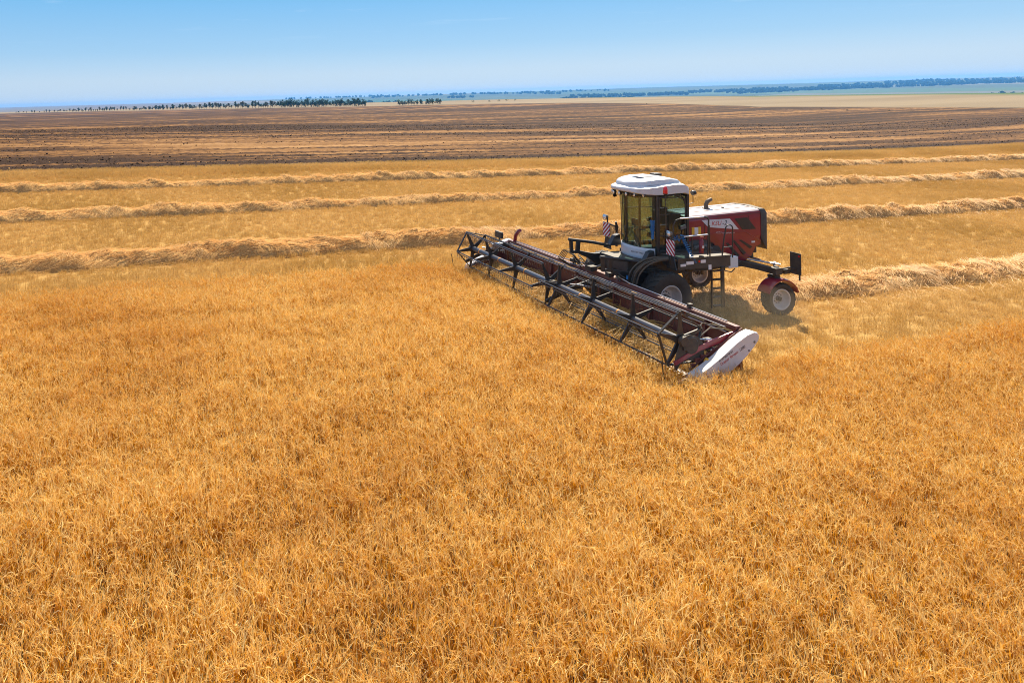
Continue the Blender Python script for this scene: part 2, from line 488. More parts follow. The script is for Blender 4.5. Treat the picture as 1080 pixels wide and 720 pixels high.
def wheat_clump(seed, n=17, half=0.17):
    g = np.random.default_rng(seed); rb = Ribbons()
    base_lean = g.normal(0, 0.07, 2)
    for k in range(n):
        bx, by = g.normal(0, half * 0.48, 2)
        h = g.uniform(0.40, 0.64); yaw = g.uniform(0, 2 * PI)
        lean = base_lean * .6 + g.normal(0, 0.055, 2) + np.array([bx, by]) * 0.25
        sd = np.array([math.cos(yaw), math.sin(yaw), 0])
        tt = np.linspace(0, 1, 4)
        P = np.stack([bx + lean[0] * tt ** 2, by + lean[1] * tt ** 2, h * tt], 1)
        rb.add(P, [0.0065, 0.0065, 0.006, 0.0045], sd, 0)
        # nodding ear
        ny = g.uniform(0, 2 * PI); nd = np.array([math.cos(ny), math.sin(ny), 0])
        bend = g.uniform(0.2, 1.5); L = g.uniform(0.08, 0.125)
        p = P[-1]; E = [p]
        for q in range(1, 4):
            an = bend * q / 3
            p = p + (np.array([0, 0, 1]) * math.cos(an) + nd * math.sin(an)) * L / 3
            E.append(p)
        s2 = np.cross(nd, [0, 0, 1.0])
        rb.add(E, [0.007, 0.0145, 0.014, 0.006], s2, 1)
        dirv = E[-1] - E[-2]; dirv /= np.linalg.norm(dirv); s3 = np.cross(s2, dirv)
        rb.add(E, [0.006, 0.012, 0.011, 0.005], s3, 1)
        for q in range(3):                               # awns
            a0 = E[g.integers(1, 4)]
            dv = dirv + g.normal(0, 0.20, 3); dv /= np.linalg.norm(dv)
            la = g.uniform(0.11, 0.21)
            sv = np.cross(dv, g.normal(0, 1, 3)); sv /= np.linalg.norm(sv)
            rb.add([a0, a0 + dv * la * .5, a0 + dv * la], [0.0045, 0.004, 0.001], sv, 1)
        if g.random() < 0.32:                            # dry flag leaf, curled over
            a0 = P[2] * 0.6 + P[1] * 0.4 if g.random() < 0.5 else P[2] * 0.8 + P[3] * 0.2
            ly = g.uniform(0, 2 * PI); ld = np.array([math.cos(ly), math.sin(ly), 0]); L = g.uniform(0.12, 0.24)
            s4 = np.cross(ld, [0, 0, 1.0]) + g.normal(0, 0.4, 3); s4 /= np.linalg.norm(s4)
            lf = [a0]; p = a0; up = g.uniform(0.5, 1.2)
            for q in range(4):
                an = up - q * g.uniform(0.4, 0.8)
                p = p + (ld * math.cos(an) + np.array([0, 0, 1]) * math.sin(an)) * L / 4; lf.append(p)
            rb.add(lf, [0.005, 0.009, 0.009, 0.007, 0.002], s4, 2)
    return rb
def stubble_patch(seed, size=0.5):
    g = np.random.default_rng(seed); rb = Ribbons()
    for row in range(4):
        for k in range(20):
            bx = g.uniform(-size / 2, size / 2); by = (row - 1.5) * 0.125 + g.normal(0, 0.018)
            h = g.uniform(0.09, 0.19); l = g.normal(0, 0.03, 2); yaw = g.uniform(0, PI)
            rb.add([(bx, by, -0.02), (bx + l[0], by + l[1], h)], [0.008, 0.007], (math.cos(yaw), math.sin(yaw), 0), 0)
    for k in range(16):                                  # chopped straw lying loose
        c = np.array([*g.uniform(-size / 2, size / 2, 2), g.uniform(0.02, 0.13)]); yaw = g.uniform(0, PI); L = g.uniform(0.06, 0.16)
        d = np.array([math.cos(yaw), math.sin(yaw), g.normal(0, 0.25)])
        rb.add([c - d * L, c + d * L], [0.008, 0.008], (-math.sin(yaw) * .8, math.cos(yaw) * .8, 0.6), 0)
    return rb

def gn_scatter(name, pts, rot, scl, idx, coll, kind='stuff'):
    me = bpy.data.meshes.new(name)
    me.vertices.add(len(pts)); me.vertices.foreach_set('co', np.asarray(pts, np.float32).ravel())
    for n, t, k, a in (('rot', 'FLOAT_VECTOR', 'vector', rot), ('scl', 'FLOAT_VECTOR', 'vector', scl), ('pick', 'INT', 'value', idx)):
        at = me.attributes.new(n, t, 'POINT')
        at.data.foreach_set(k, np.asarray(a, np.int32 if t == 'INT' else np.float32).ravel())
    o = bpy.data.objects.new(name, me); COL.objects.link(o)
    ng = bpy.data.node_groups.new(name + '_scatter', 'GeometryNodeTree')
    ng.interface.new_socket('Geometry', in_out='INPUT', socket_type='NodeSocketGeometry')
    ng.interface.new_socket('Geometry', in_out='OUTPUT', socket_type='NodeSocketGeometry')
    N, L = ng.nodes, ng.links
    gi = N.new('NodeGroupInput'); go = N.new('NodeGroupOutput')
    ip = N.new('GeometryNodeInstanceOnPoints'); ci = N.new('GeometryNodeCollectionInfo')
    ci.inputs['Collection'].default_value = coll; ci.inputs['Separate Children'].default_value = True; ci.inputs['Reset Children'].default_value = True
    def na(nm, typ):
        a = N.new('GeometryNodeInputNamedAttribute'); a.data_type = typ; a.inputs['Name'].default_value = nm; return a.outputs['Attribute']
    e2r = N.new('FunctionNodeEulerToRotation')
    L.new(na('rot', 'FLOAT_VECTOR'), e2r.inputs[0])
    L.new(gi.outputs[0], ip.inputs['Points']); L.new(ci.outputs[0], ip.inputs['Instance'])
    ip.inputs['Pick Instance'].default_value = True
    L.new(na('pick', 'INT'), ip.inputs['Instance Index']); L.new(e2r.outputs[0], ip.inputs['Rotation'])
    L.new(na('scl', 'FLOAT_VECTOR'), ip.inputs['Scale'])
    L.new(ip.outputs[0], go.inputs[0])
    md = o.modifiers.new('scatter', 'NODES'); md.node_group = ng
    return o

def in_wedge(x, y, lo=-0.64, hi=1.10, dmin=7.0, dmax=60, pad=2.5):
    d = y - CAM[1]; q = x - CAM[0]
    return (d > dmin) & (d < dmax) & (q > lo * d - pad) & (q < hi * d + pad)
def grid_pts(x0, x1, y0, y1, sp, jit=0.5, seed=0):
    g = np.random.default_rng(seed)
    X, Y = np.meshgrid(np.arange(x0, x1, sp), np.arange(y0, y1, sp), indexing='ij')
    X = X.ravel() + g.uniform(-jit, jit, X.size) * sp; Y = Y.ravel() + g.uniform(-jit, jit, Y.size) * sp
    return X, Y

def make_wheat():
    coll = bpy.data.collections.new('wheat_clumps')
    for k in range(10): coll.objects.link(clump_obj('wheat_clump', wheat_clump(100 + k), [M_STEM, M_EAR, M_LEAF]))
    lx, ly = grid_pts(-45, 75, -6.3, 40, 0.215, 0.42, 3)
    edge = 0.12 * (vnoise(lx * 1.3, ly * 1.3, 3) - 0.5)
    keep = (ly > 6.12 + edge) | ((lx > 2.9 + edge) & (ly > -6.2 + edge))
    x, y = to_world(lx, ly)
    keep &= in_wedge(x, y, dmax=75)
    lx, ly, x, y = lx[keep], ly[keep], x[keep], y[keep]
    g = np.random.default_rng(5); n = len(x)
    z = height(x, y)
    lodge = fbm(x * 0.35, y * 0.35, 2, 3)
    sz = (0.78 + 0.38 * fbm(x * 0.6, y * 0.6, 7, 3)) * g.uniform(0.86, 1.12, n)
    sz *= 1 - 0.32 * (1 - smooth(3.9, 4.5, lx)) * (np.abs(ly) < 6.3)
    sz *= 1 - 0.20 * (1 - smooth(4.2, 5.2, lx)) * (ly > 6.1) * (1 - smooth(7.2, 8.2, ly)) * smooth(.2, 1.2, lx)
    sz *= 1 + 0.16 * (vnoise(lx * 0.04, ly * 1.1, 14) - 0.5)
    sz *= 1 + 0.14 * smooth(6.0, 6.2, ly) * (1 - smooth(6.9, 7.6, ly)) * (lx < 0.5)
    tilt = 0.05 + 0.35 * np.clip(lodge - 0.5, 0, 1); dr = 2 * PI * fbm(x * 0.12, y * 0.12, 12, 2) * 1.5 + g.normal(0, 0.5, n)
    rot = np.stack([tilt * np.cos(dr) + g.normal(0, 0.06, n), tilt * np.sin(dr) + g.normal(0, 0.06, n), g.uniform(0, 2 * PI, n)], 1)
    o = gn_scatter('standing_wheat', np.stack([x, y, z - 0.01], 1), rot, np.stack([sz, sz, sz], 1), g.integers(0, 10, n), coll)
    tag(o, 'ripe golden standing wheat filling the field in front of the machine', 'wheat', kind='stuff')
    print('wheat', n)
make_wheat()

def make_stubble():
    coll = bpy.data.collections.new('stubble_patches')
    for k in range(6): coll.objects.link(clump_obj('stubble_patch', stubble_patch(300 + k), [M_STUB]))
    lx, ly = grid_pts(-110, 60, -50.5, 6.3, 0.46, 0.45, 13)
    keep = ~((lx > 2.7) & (ly > -6.2))
    x, y = to_world(lx, ly)
    keep &= in_wedge(x, y, lo=-0.58, hi=1.0, dmin=15, dmax=130, pad=4)
    lx, ly, x, y = lx[keep], ly[keep], x[keep], y[keep]
    g = np.random.default_rng(6); n = len(x); z = height(x, y)
    hz = g.uniform(0.8, 1.2, n) * (0.8 + 0.5 * fbm(lx * 0.1, ly * 0.3, 3, 2))
    jj = 1.2 * (fbm(lx * 0.15, ly * 0.15, 8, 2) - 0.5)
    hz *= 1 + 1.1 * smooth(-47.8, -46.4, ly + jj) * (1 - smooth(-43.6, -42.4, ly + jj)) + 0.6 * smooth(-10.2, -8.6, ly + jj) * (1 - smooth(-6.0, -5.4, ly)) * (lx > 2)
    for tr in (1.62, -1.62): hz *= 1 - 0.62 * np.clip(1 - np.abs(ly - tr - 0.15 * np.sin(lx * .05)) / .36, 0, 1) * (lx < 0.3)
    th = math.atan2(A2[1, 0], A2[0, 0])
    rot = np.stack([g.normal(0, 0.05, n), g.normal(0, 0.05, n), th + g.normal(0, 0.08, n) + PI * g.integers(0, 2, n)], 1)
    o = gn_scatter('stubble', np.stack([x, y, z], 1), rot, np.stack([np.ones(n), np.ones(n), hz], 1), g.integers(0, 6, n), coll)
    tag(o, 'short golden stubble in drill rows between the windrows', 'stubble', kind='stuff')
    print('stubble', n)
make_stubble()

# ------------------------------------------------------------------ windrows of cut straw
def row_core():
    mt, nt, out = new_mat('windrow_core')
    geo = node(nt, 'ShaderNodeNewGeometry')
    pos = geo.outputs['Position']
    n1 = noise(nt, vmul(nt, pos, (9, 26, 26)), 1.0, 4, 0.7); n2 = noise(nt, vmul(nt, pos, (30, 12, 30)), 1.0, 3, 0.7)
    f = mth(nt, 'ADD', mth(nt, 'MULTIPLY', n1, 0.6), mth(nt, 'MULTIPLY', n2, 0.4))
    b = node(nt, 'ShaderNodeBsdfPrincipled'); b.inputs['Roughness'].default_value = 0.9; b.inputs['Specular IOR Level'].default_value = 0.1
    nt.links.new(ramp(nt, f, [(0.32, (0.18, 0.095, 0.03)), (0.5, (0.42, 0.24, 0.085)), (0.68, (0.70, 0.47, 0.21))]), b.inputs['Base Color'])
    bp = node(nt, 'ShaderNodeBump'); bp.inputs['Strength'].default_value = 0.9; bp.inputs['Distance'].default_value = 0.06
    nt.links.new(f, bp.inputs['Height']); nt.links.new(bp.outputs[0], b.inputs['Normal'])
    nt.links.new(b.outputs[0], out.inputs[0])
    return mt
M_CORE = row_core()
def make_windrow(x0, x1, yc, seed, label, width=1.7, hgt=0.55, strands=150):
    g = np.random.default_rng(seed)
    step = 0.11
    lx = np.arange(x0, x1, step); nx = len(lx)
    sy = np.linspace(-1, 1, 19); ny = len(sy)
    U, V = np.meshgrid(lx, sy, indexing='ij')
    cen = yc + 0.5 * (fbm(U / 14, U * 0, seed, 2) - 0.5) + 0.30 * (fbm(U / 1.6, U * 0 + 3, seed, 2) - 0.5)
    wd = width * (0.78 + 0.5 * fbm(U / 1.3, U * 0 + 9, seed + 3, 3))
    skew = V * 0.6
    amp = hgt * (0.52 + 1.0 * fbm(U / 1.3 + skew, V * 0.7, seed + 5, 3)) * (0.75 + 0.5 * fbm(U / 7, V * 0, seed + 6, 2))
    prof = np.clip(1 - np.abs(V) ** 2.4, 0, 1) ** 0.8
    endf = smooth(0, 1.8, U - x0) * smooth(0, 1.8, x1 - U)
    h = prof * amp * endf * (0.72 + 0.56 * fbm(U * 2.2, V * 2.6, seed + 8, 3)) + 0.10 * prof * (vnoise(U * 6, V * 7, seed) - 0.5)
    LY = cen + V * wd / 2
    X, Y = to_world(U, LY); Z = height(X, Y) + h - 0.03
    v = np.stack([X, Y, Z], -1).reshape(-1, 3)
    i = np.arange(nx - 1)[:, None] * ny; j = np.arange(ny - 1)[None, :]
    f = np.stack([i + j, i + ny + j, i + ny + j + 1, i + j + 1], -1).reshape(-1, 4)
    ns = int((x1 - x0) * strands)
    a = g.integers(0, nx - 1, ns); b = np.clip((g.beta(1.6, 1.6, ns) * (ny - 1)).astype(int), 0, ny - 1)
    c = v.reshape(nx, ny, 3)[a, b] + g.normal(0, 0.05, (ns, 3)) * [1, 1, 0.3]
    c[:, 2] += np.abs(g.normal(0, 0.03, ns)) * endf[a, b] + 0.012
    loose = g.random(ns) < 0.16
    oy = g.normal(0, 0.75, ns) + np.sign(g.normal(0, 1, ns)) * 0.75
    lx_l = lx[a] + g.uniform(-.3, .3, ns); xs, ys = to_world(lx_l, yc + oy)
    c[loose, 0] = xs[loose]; c[loose, 1] = ys[loose]; c[loose, 2] = height(xs[loose], ys[loose]) + g.uniform(0.04, 0.16, loose.sum())
    bundle = 1.5 * (fbm(lx[a] / 0.9, sy[b] * 0.8, seed + 21, 2) - 0.5) * 2
    yaw = math.atan2(A2[1, 0], A2[0, 0]) + 0.55 + bundle + g.normal(0, 0.28, ns)
    dz = np.where(np.abs(sy[b]) > 0.5, -np.abs(sy[b]) * 0.25, 0) + g.normal(0, 0.12, ns)
    d = np.stack([np.cos(yaw), np.sin(yaw), dz], 1); L = g.uniform(0.12, 0.36, ns)[:, None]
    s = np.stack([-np.sin(yaw) * .75, np.cos(yaw) * .75, g.uniform(0.2, 0.9, ns)], 1)
    w = g.uniform(0.008, 0.018, ns)[:, None] / 2
    sag = np.array([0, 0, 1.0])[None] * g.uniform(0.0, 0.06, ns)[:, None]
    q = np.stack([c - d * L - s * w - sag, c - d * L + s * w - sag, c - s * w, c + s * w, c + d * L - s * w - sag, c + d * L + s * w - sag], 1).reshape(-1, 3)
    k = np.arange(ns)[:, None] * 6 + len(v)
    f2 = np.concatenate([k + [0, 2, 3, 1], k + [2, 4, 5, 3]])
    o = mesh_np('windrow', np.concatenate([v, q]), [(4, np.concatenate([f, f2]))], [M_CORE, M_ROWS], matidx=np.concatenate([np.zeros(len(f)), np.ones(len(f2))]))
    tag(o, label, 'windrow', 'windrows of cut straw lying across the stubble')
make_windrow(-66, -1.2, 0.0, 41, 'thick windrow of cut straw trailing behind and under the machine', 1.8, 0.47, 520)
make_windrow(-88, 42, -12.2, 52, 'windrow of cut straw passing just behind the cab and far header end', 1.65, 0.52, 460)
make_windrow(-105, 56, -24.3, 63, 'middle windrow of cut straw, level with the cab roof', 1.65, 0.52, 300)
make_windrow(-130, 72, -36.4, 74, 'thin far windrow of cut straw nearest the dark worked field', 1.65, 0.52, 240)

# ------------------------------------------------------------------ broken clods on the worked soil
def make_clods():
    coll = bpy.data.collections.new('soil_clod_shapes')
    mt, nt, out = new_mat('soil_clod')
    oi = node(nt, 'ShaderNodeObjectInfo')
    b = node(nt, 'ShaderNodeBsdfPrincipled'); b.inputs['Roughness'].default_value = 0.95; b.inputs['Specular IOR Level'].default_value = 0.1
    nt.links.new(ramp(nt, oi.outputs['Random'], [(0.0, (0.018, 0.009, 0.004)), (0.75, (0.07, 0.034, 0.013)), (0.85, (0.20, 0.11, 0.04)), (1.0, (0.32, 0.19, 0.075))]), b.inputs['Base Color'])
    nt.links.new(b.outputs[0], out.inputs[0])
    g = np.random.default_rng(71)
    for k in range(5):
        bm = bmesh.new(); bmesh.ops.create_icosphere(bm, subdivisions=2, radius=0.5)
        off = g.normal(0, 1, (3, 3))
        for v in bm.verts:
            c = v.co.copy(); q = sum(math.sin(3.1 * c.dot(Vector(o)) + i) for i, o in enumerate(off)) / 3
            v.co = c * (1 + 0.35 * q) ; v.co.z *= 0.62
        me = bpy.data.meshes.new('soil_clod'); bm.to_mesh(me); bm.free(); me.materials.append(mt)
        o = bpy.data.objects.new('soil_clod', me); coll.objects.link(o)
    lx, ly = grid_pts(-200, 130, -150, -50.2, 0.52, 0.5, 91)
    x, y = to_world(lx, ly)
    t, d = tan_of(x, y)
    keep = in_wedge(x, y, lo=-0.56, hi=1.0, dmin=15, dmax=165, pad=4) & (d < np.interp(t, TAN, EDGE) - 1)
    s = straw_left(lx, ly)
    keep &= g.random(len(lx)) < np.clip((0.50 - s) / 0.14, 0.05, 1)
    lx, ly, x, y = lx[keep], ly[keep], x[keep], y[keep]; n = len(x)
    z = height(x, y)
    sz = g.gamma(3.0, 0.028, n).clip(0.04, 0.20)
    o = gn_scatter('soil_clods', np.stack([x, y, z + 0.02], 1), np.stack([g.normal(0, .4, n), g.normal(0, .4, n), g.uniform(0, 6.28, n)], 1), np.stack([sz * 1.2, sz, sz * g.uniform(.6, 1.2, n)], 1), g.integers(0, 5, n), coll)
    tag(o, 'dark broken soil clods strewn over the worked field', 'soil clods', kind='stuff')
    print('clods', n)
make_clods()

# ------------------------------------------------------------------ machine materials
RED = paint('red_paint', (0.23, 0.004, 0.022), 0.30, coat=0.45, dust=0.06, dustcol=(0.34, 0.20, 0.12))
DRED = paint('dark_red_paint', (0.11, 0.006, 0.010), 0.42, coat=0.3, dust=0.18)
LID_SHEEN = paint('lid_painted_sheen', (0.46, 0.37, 0.39), 0.35, coat=0.4, dust=0.15)  # sun and sky sheen on the red hood top, put into its colour
WHITE = paint('white_paint', (0.62, 0.65, 0.71), 0.32, coat=0.45, dust=0.22, dustcol=(0.42, 0.34, 0.24))
BLACK = paint('black_paint', (0.016, 0.016, 0.017), 0.40, coat=0.2, dust=0.06)
BLACKD = paint('dusty_black', (0.019, 0.018, 0.018), 0.55, dust=0.16)
GLOSSB = paint('gloss_black', (0.012, 0.011, 0.011), 0.45, coat=0.1, dust=0.06)
TYRE = paint('tyre_rubber', (0.016, 0.015, 0.015), 0.7, dust=0.22, dustcol=(0.16, 0.12, 0.08), scale=2.2)
RIM = paint('rim_paint', (0.62, 0.60, 0.58), 0.4, dust=0.25)
STEEL = paint('bright_steel', (0.62, 0.63, 0.66), 0.28, metal=0.9, dust=0.10)
TUBEM = paint('reel_tube_steel', (0.10, 0.108, 0.13), 0.28, metal=0.45, coat=0.3, dust=0.10)
ORANGE = paint('orange_band', (0.75, 0.28, 0.02), 0.5, dust=0.1)
YELLOW = paint('yellow_sticker', (0.80, 0.45, 0.02), 0.5, dust=0.1)
BLUE = paint('blue_hose', (0.01, 0.16, 0.42), 0.4, dust=0.05)
HOSE = paint('black_hose', (0.012, 0.012, 0.013), 0.45, dust=0.25)
LAMPR = paint('red_lamp', (0.75, 0.012, 0.012), 0.15, coat=0.6, dust=0.02)
LENS = paint('lamp_lens', (0.75, 0.78, 0.80), 0.12, metal=0.6, dust=0.04)
GREY = paint('grey_plastic', (0.10, 0.10, 0.10), 0.6, dust=0.2)
SEATM = paint('seat_cloth', (0.05, 0.045, 0.04), 0.9, dust=0.1)
BELT = paint('draper_belt', (0.045, 0.04, 0.035), 0.8, dust=0.5, dustcol=(0.36, 0.27, 0.12))
INKR = paint('red_ink', (0.42, 0.015, 0.02), 0.5, dust=0.02)
INKK = paint('dark_ink', (0.03, 0.03, 0.035), 0.5, dust=0.02)
INKW = paint('white_ink', (0.75, 0.72, 0.72), 0.5, dust=0.05)
TANK = paint('pale_tank', (0.62, 0.68, 0.74), 0.5, dust=0.15)

def striped():
    mt, nt, out = new_mat('red_white_stripes')
    g = node(nt, 'ShaderNodeAttribute', attribute_name='uv2').outputs['Fac']
    f = mth(nt, 'GREATER_THAN', mth(nt, 'FRACT', g), 0.45)
    b = node(nt, 'ShaderNodeBsdfPrincipled'); b.inputs['Roughness'].default_value = 0.45
    nt.links.new(mixc(nt, f, (0.78, 0.76, 0.76), (0.40, 0.012, 0.03)), b.inputs['Base Color'])
    nt.links.new(b.outputs[0], out.inputs[0])
    return mt
STRIPE = striped()
def glass_mat():
    mt, nt, out = new_mat('tinted_glass')
    tr = node(nt, 'ShaderNodeBsdfTransparent'); tr.inputs[0].default_value = (0.38, 0.52, 0.50, 1)
    gl = node(nt, 'ShaderNodeBsdfGlossy'); gl.inputs['Roughness'].default_value = 0.03; gl.inputs[0].default_value = (0.9, 0.95, 0.93, 1)
    lw = node(nt, 'ShaderNodeLayerWeight'); lw.inputs[0].default_value = 0.5
    frv = mth(nt, 'ADD', mth(nt, 'MULTIPLY', mth(nt, 'POWER', lw.outputs['Facing'], 4.0), 0.85), 0.07)
    geo = node(nt, 'ShaderNodeNewGeometry')
    # uneven dust film on the panes
    df = node(nt, 'ShaderNodeBsdfDiffuse'); df.inputs[0].default_value = (0.30, 0.24, 0.15, 1)
    nn = noise(nt, vmul(nt, node(nt, 'ShaderNodeTexCoord').outputs['Object'], (2.5, 2.5, 0.9)), 1.6, 5, 0.65)
    m1 = node(nt, 'ShaderNodeMixShader'); nt.links.new(frv, m1.inputs[0]); nt.links.new(tr.outputs[0], m1.inputs[1]); nt.links.new(gl.outputs[0], m1.inputs[2])
    m2 = node(nt, 'ShaderNodeMixShader'); nt.links.new(mth(nt, 'MULTIPLY', ramp_f(nt, nn, 0.42, 0.75), 0.22), m2.inputs[0])
    nt.links.new(m1.outputs[0], m2.inputs[1]); nt.links.new(df.outputs[0], m2.inputs[2])
    nt.links.new(m2.outputs[0], out.inputs[0])
    return mt
GLASS = glass_mat()
MW = ML.to_4x4()

# ------------------------------------------------------------------ the self-propelled windrower
W = tag(empty('windrower', MW), 'red and white self-propelled windrower with tall glass cab and long red hood', 'windrower')

def wheel(name, c, r, w, rim_r, lugs, lug_h, parent, face, yaw=0.0):
    """tyre with raised lugs, dished rim facing +y (face=1) or -y"""
    g = empty(name, Matrix.Identity(4)); g.parent = parent
    g.location = c; g.rotation_euler = (0, 0, yaw)
    mb = MB(); h = w / 2
    mb.lathe((0, 0, 0), [(rim_r, -h * .72), (rim_r + .05, -h * .88), (r * .80, -h), (r * .93, -h * .93), (r - lug_h, -h * .74), (r - lug_h * .6, 0), (r - lug_h, h * .74), (r * .93, h * .93), (r * .80, h), (rim_r + .05, h * .88), (rim_r, h * .72)], 56)
    for k in range(lugs):
        for s in (-1, 1):
            a = 2 * PI * (k + (0.5 if s > 0 else 0)) / lugs
            pts = []
            for (yy, da, rr) in ((0.02, 0.0, r), (h * .60, 0.16, r - .004), (h * .96, 0.24, r * .955), (h * 1.0, 0.27, r * .86)):
                an = a + da * 0.95; pts.append((rr * math.cos(an), s * yy, rr * math.sin(an), an))
            rings = []
            for (x, y, z, an) in pts:
                ra = Vector((math.cos(an), 0, math.sin(an))); ta = Vector((-math.sin(an), 0, math.cos(an))); P = Vector((x, y, z)); wd = r * 0.045
                rings.append([P - ta * wd - ra * lug_h * 1.5, P + ta * wd - ra * lug_h * 1.5, P + ta * wd * .75, P - ta * wd * .75])
            mb.hull(rings)
    mb.build('tyre', TYRE, g, sharp=40)
    rb = MB(); f = face
    rb.lathe((0, 0, 0), [(rim_r + .012, f * h * .70), (rim_r + .03, f * h * .80), (rim_r + .005, f * h * .84), (rim_r - .02, f * h * .76), (rim_r - .035, f * h * .30), (rim_r * .84, f * h * .0), (rim_r * .74, -f * h * .18), (rim_r * .48, -f * h * .20), (rim_r * .40, -f * h * .08), (rim_r * .28, -f * h * .06), (0.001, -f * h * .06)], 48)
    rb.lathe((0, 0, 0), [(rim_r + .012, -f * h * .70), (rim_r + .03, -f * h * .80), (rim_r - .02, -f * h * .76), (rim_r - .035, -f * h * .35), (rim_r * .75, -.25 * h * f), (0.001, -.25 * h * f)], 48)
    rb.build('rim', RIM, g, sharp=30)
    hb = MB(); hb.lathe((0, 0, 0), [(0.001, f * h * .30), (rim_r * .24, f * h * .28), (rim_r * .27, -f * h * .2)], 24)
    for k in range(10):
        a = 2 * PI * k / 10; hb.lathe((rim_r * .46 * math.cos(a), 0, rim_r * .46 * math.sin(a)), [(0.001, -f * h * .02), (.018, -f * h * .02), (.018, -f * h * .2)], 8)
    hb.build('hub', GREY, g)
    return g
for s in (1, -1):
    wheel('drive_wheel', (0, s * 1.57, 0.87), 0.875, 0.62, 0.43, 22, 0.035, W, s)
# rear axle swivels
CX, CR = -4.52, 0.57
for s in (1, -1):
    wheel('caster_wheel', (CX, s * 1.86, CR), CR, 0.42, 0.335, 18, 0.04, W, 1 , yaw=math.radians(-6))
    mb = MB()
    n = 14; top = []; 
    ang = [math.radians(a) for a in np.linspace(24, 160, n)]
    R0 = CR + .13
    outer = [(CX + R0 * math.cos(a) * 1.03, CR + R0 * math.sin(a) * 1.02) for a in ang]
    inner = [(CX + (R0 - .035) * math.cos(a) * 1.03, CR + (R0 - .035) * math.sin(a) * 1.02) for a in ang]
    rings = []
    for (o, i) in zip(outer, inner):
        rings.append([(o[0], s * 1.86 - .26, o[1] - .03), (o[0], s * 1.86 - .16, o[1]), (o[0], s * 1.86 + .16, o[1]), (o[0], s * 1.86 + .26, o[1] - .03), (i[0], s * 1.86 + .24, i[1] - .04), (i[0], s * 1.86 - .24, i[1] - .04)])
    mb.hull(rings); mb.build('caster_fender', RED, W, bevel=0.0)
    mb = MB()
    mb.tube([(CX, s * 1.60, CR), (CX + .02, s * 1.56, CR + .3), (CX + .05, s * 1.62, CR + .72)], [.07, .075, .09], 8)
    mb.bar((CX + .05, s * 1.55, CR + .72), (CX + .02, s * 1.92, CR + .74), .18, .10)
    mb.lathe((CX + .05, s * 1.86, 0), [(.10, CR + .70), (.10, CR + 1.06), (.07, CR + 1.10), (.001, CR + 1.10)], 16, 'z')
    mb.lathe((CX, s * 1.86, CR), [(.06, -.30), (.06, .10)], 12)
    mb.build('caster_fork', BLACKD, W, bevel=.008)

mb = MB()                                                            # rear axle beam, arms and steering rams
mb.bar((-4.42, -2.0, 1.50), (-4.42, 2.0, 1.50), .20, .20)
mb.bar((-3.7, .55, 1.62), (-4.42, 1.75, 1.52), .17, .18); mb.bar((-3.7, -.55, 1.62), (-4.42, -1.75, 1.52), .17, .18)
mb.bar((-4.3, 0, 1.36), (-4.3, 0, 1.75), .4, .5, up=(1, 0, 0))
mb.box((-4.43, 1.86, 1.52), (.30, .30, .22)); mb.box((-4.43, -1.86, 1.52), (.30, .30, .22))
mb.build('rear_axle', BLACKD, W, bevel=.012)
for s in (1, -1):
    mb = MB()
    mb.tube([(-4.62, s * .35, 1.70), (-4.64, s * 1.05, 1.68)], .045, 10); mb.tube([(-4.64, s * 1.05, 1.68), (-4.66, s * 1.60, 1.66)], .022, 8)
    mb.tube([(-4.2, s * .9, 1.72), (-4.7, s * 1.82, 1.70)], .028, 8)
    mb.lathe((-4.66, s * 1.62, 0), [(.05, 1.60), (.05, 1.76), (.001, 1.76)], 12, 'z')
    mb.build('steering_ram', STEEL, W)

def warning_board(c, w, h, name, flip, front, parent):
    x, y, z = c
    mb = MB(); mb.box((x, y, z), (.02, w, h)); b = mb.build(name, BLACKD, parent, bevel=.004)
    for f in front:
        me = bpy.data.meshes.new('stripe_sheet'); n = 2
        xx = x + f * .0135; a = .012
        me.from_pydata([(xx, y - w / 2 + a, z - h / 2 + a), (xx, y + w / 2 - a, z - h / 2 + a), (xx, y + w / 2 - a, z + h / 2 - a), (xx, y - w / 2 + a, z + h / 2 - a)], [], [(0, 1, 2, 3) if f > 0 else (3, 2, 1, 0)])
        at = me.attributes.new('uv2', 'FLOAT', 'POINT')
        at.data.foreach_set('value', [((flip * p.co.y + p.co.z) * 6.4) + 40 for p in me.vertices])
        me.materials.append(STRIPE)
        o = bpy.data.objects.new('stripe_sheet', me); COL.objects.link(o); o.parent = b
    return b
for s in (1, -1):                                                    # rear boards seen from behind, black backs
    mb = MB()
    mb.tube([(-4.5, s * 1.9, 1.56), (-5.0, s * 1.9, 1.60), (-5.0, s * 1.9, 1.42)], .03, 8)
    mb.box((-4.86, s * 1.85, 1.47), (.26, .22, .14)); mb.box((-4.98, s * 2.33, 1.36), (.03, .05, .22)); mb.bar((-5.0, s * 1.9, 1.60), (-5.0, s * 2.2, 1.60), .05)
    mb.build('board_bracket', BLACKD, W)
    b = warning_board((-5.02, s * 2.15, 1.79), .43, .74, 'rear_board', -s, (-1,), W)
    mb = MB(); mb.box((-5.0, s * 2.30, 2.06), (.015, .05, .05)); mb.build('reflector', LAMPR, b)

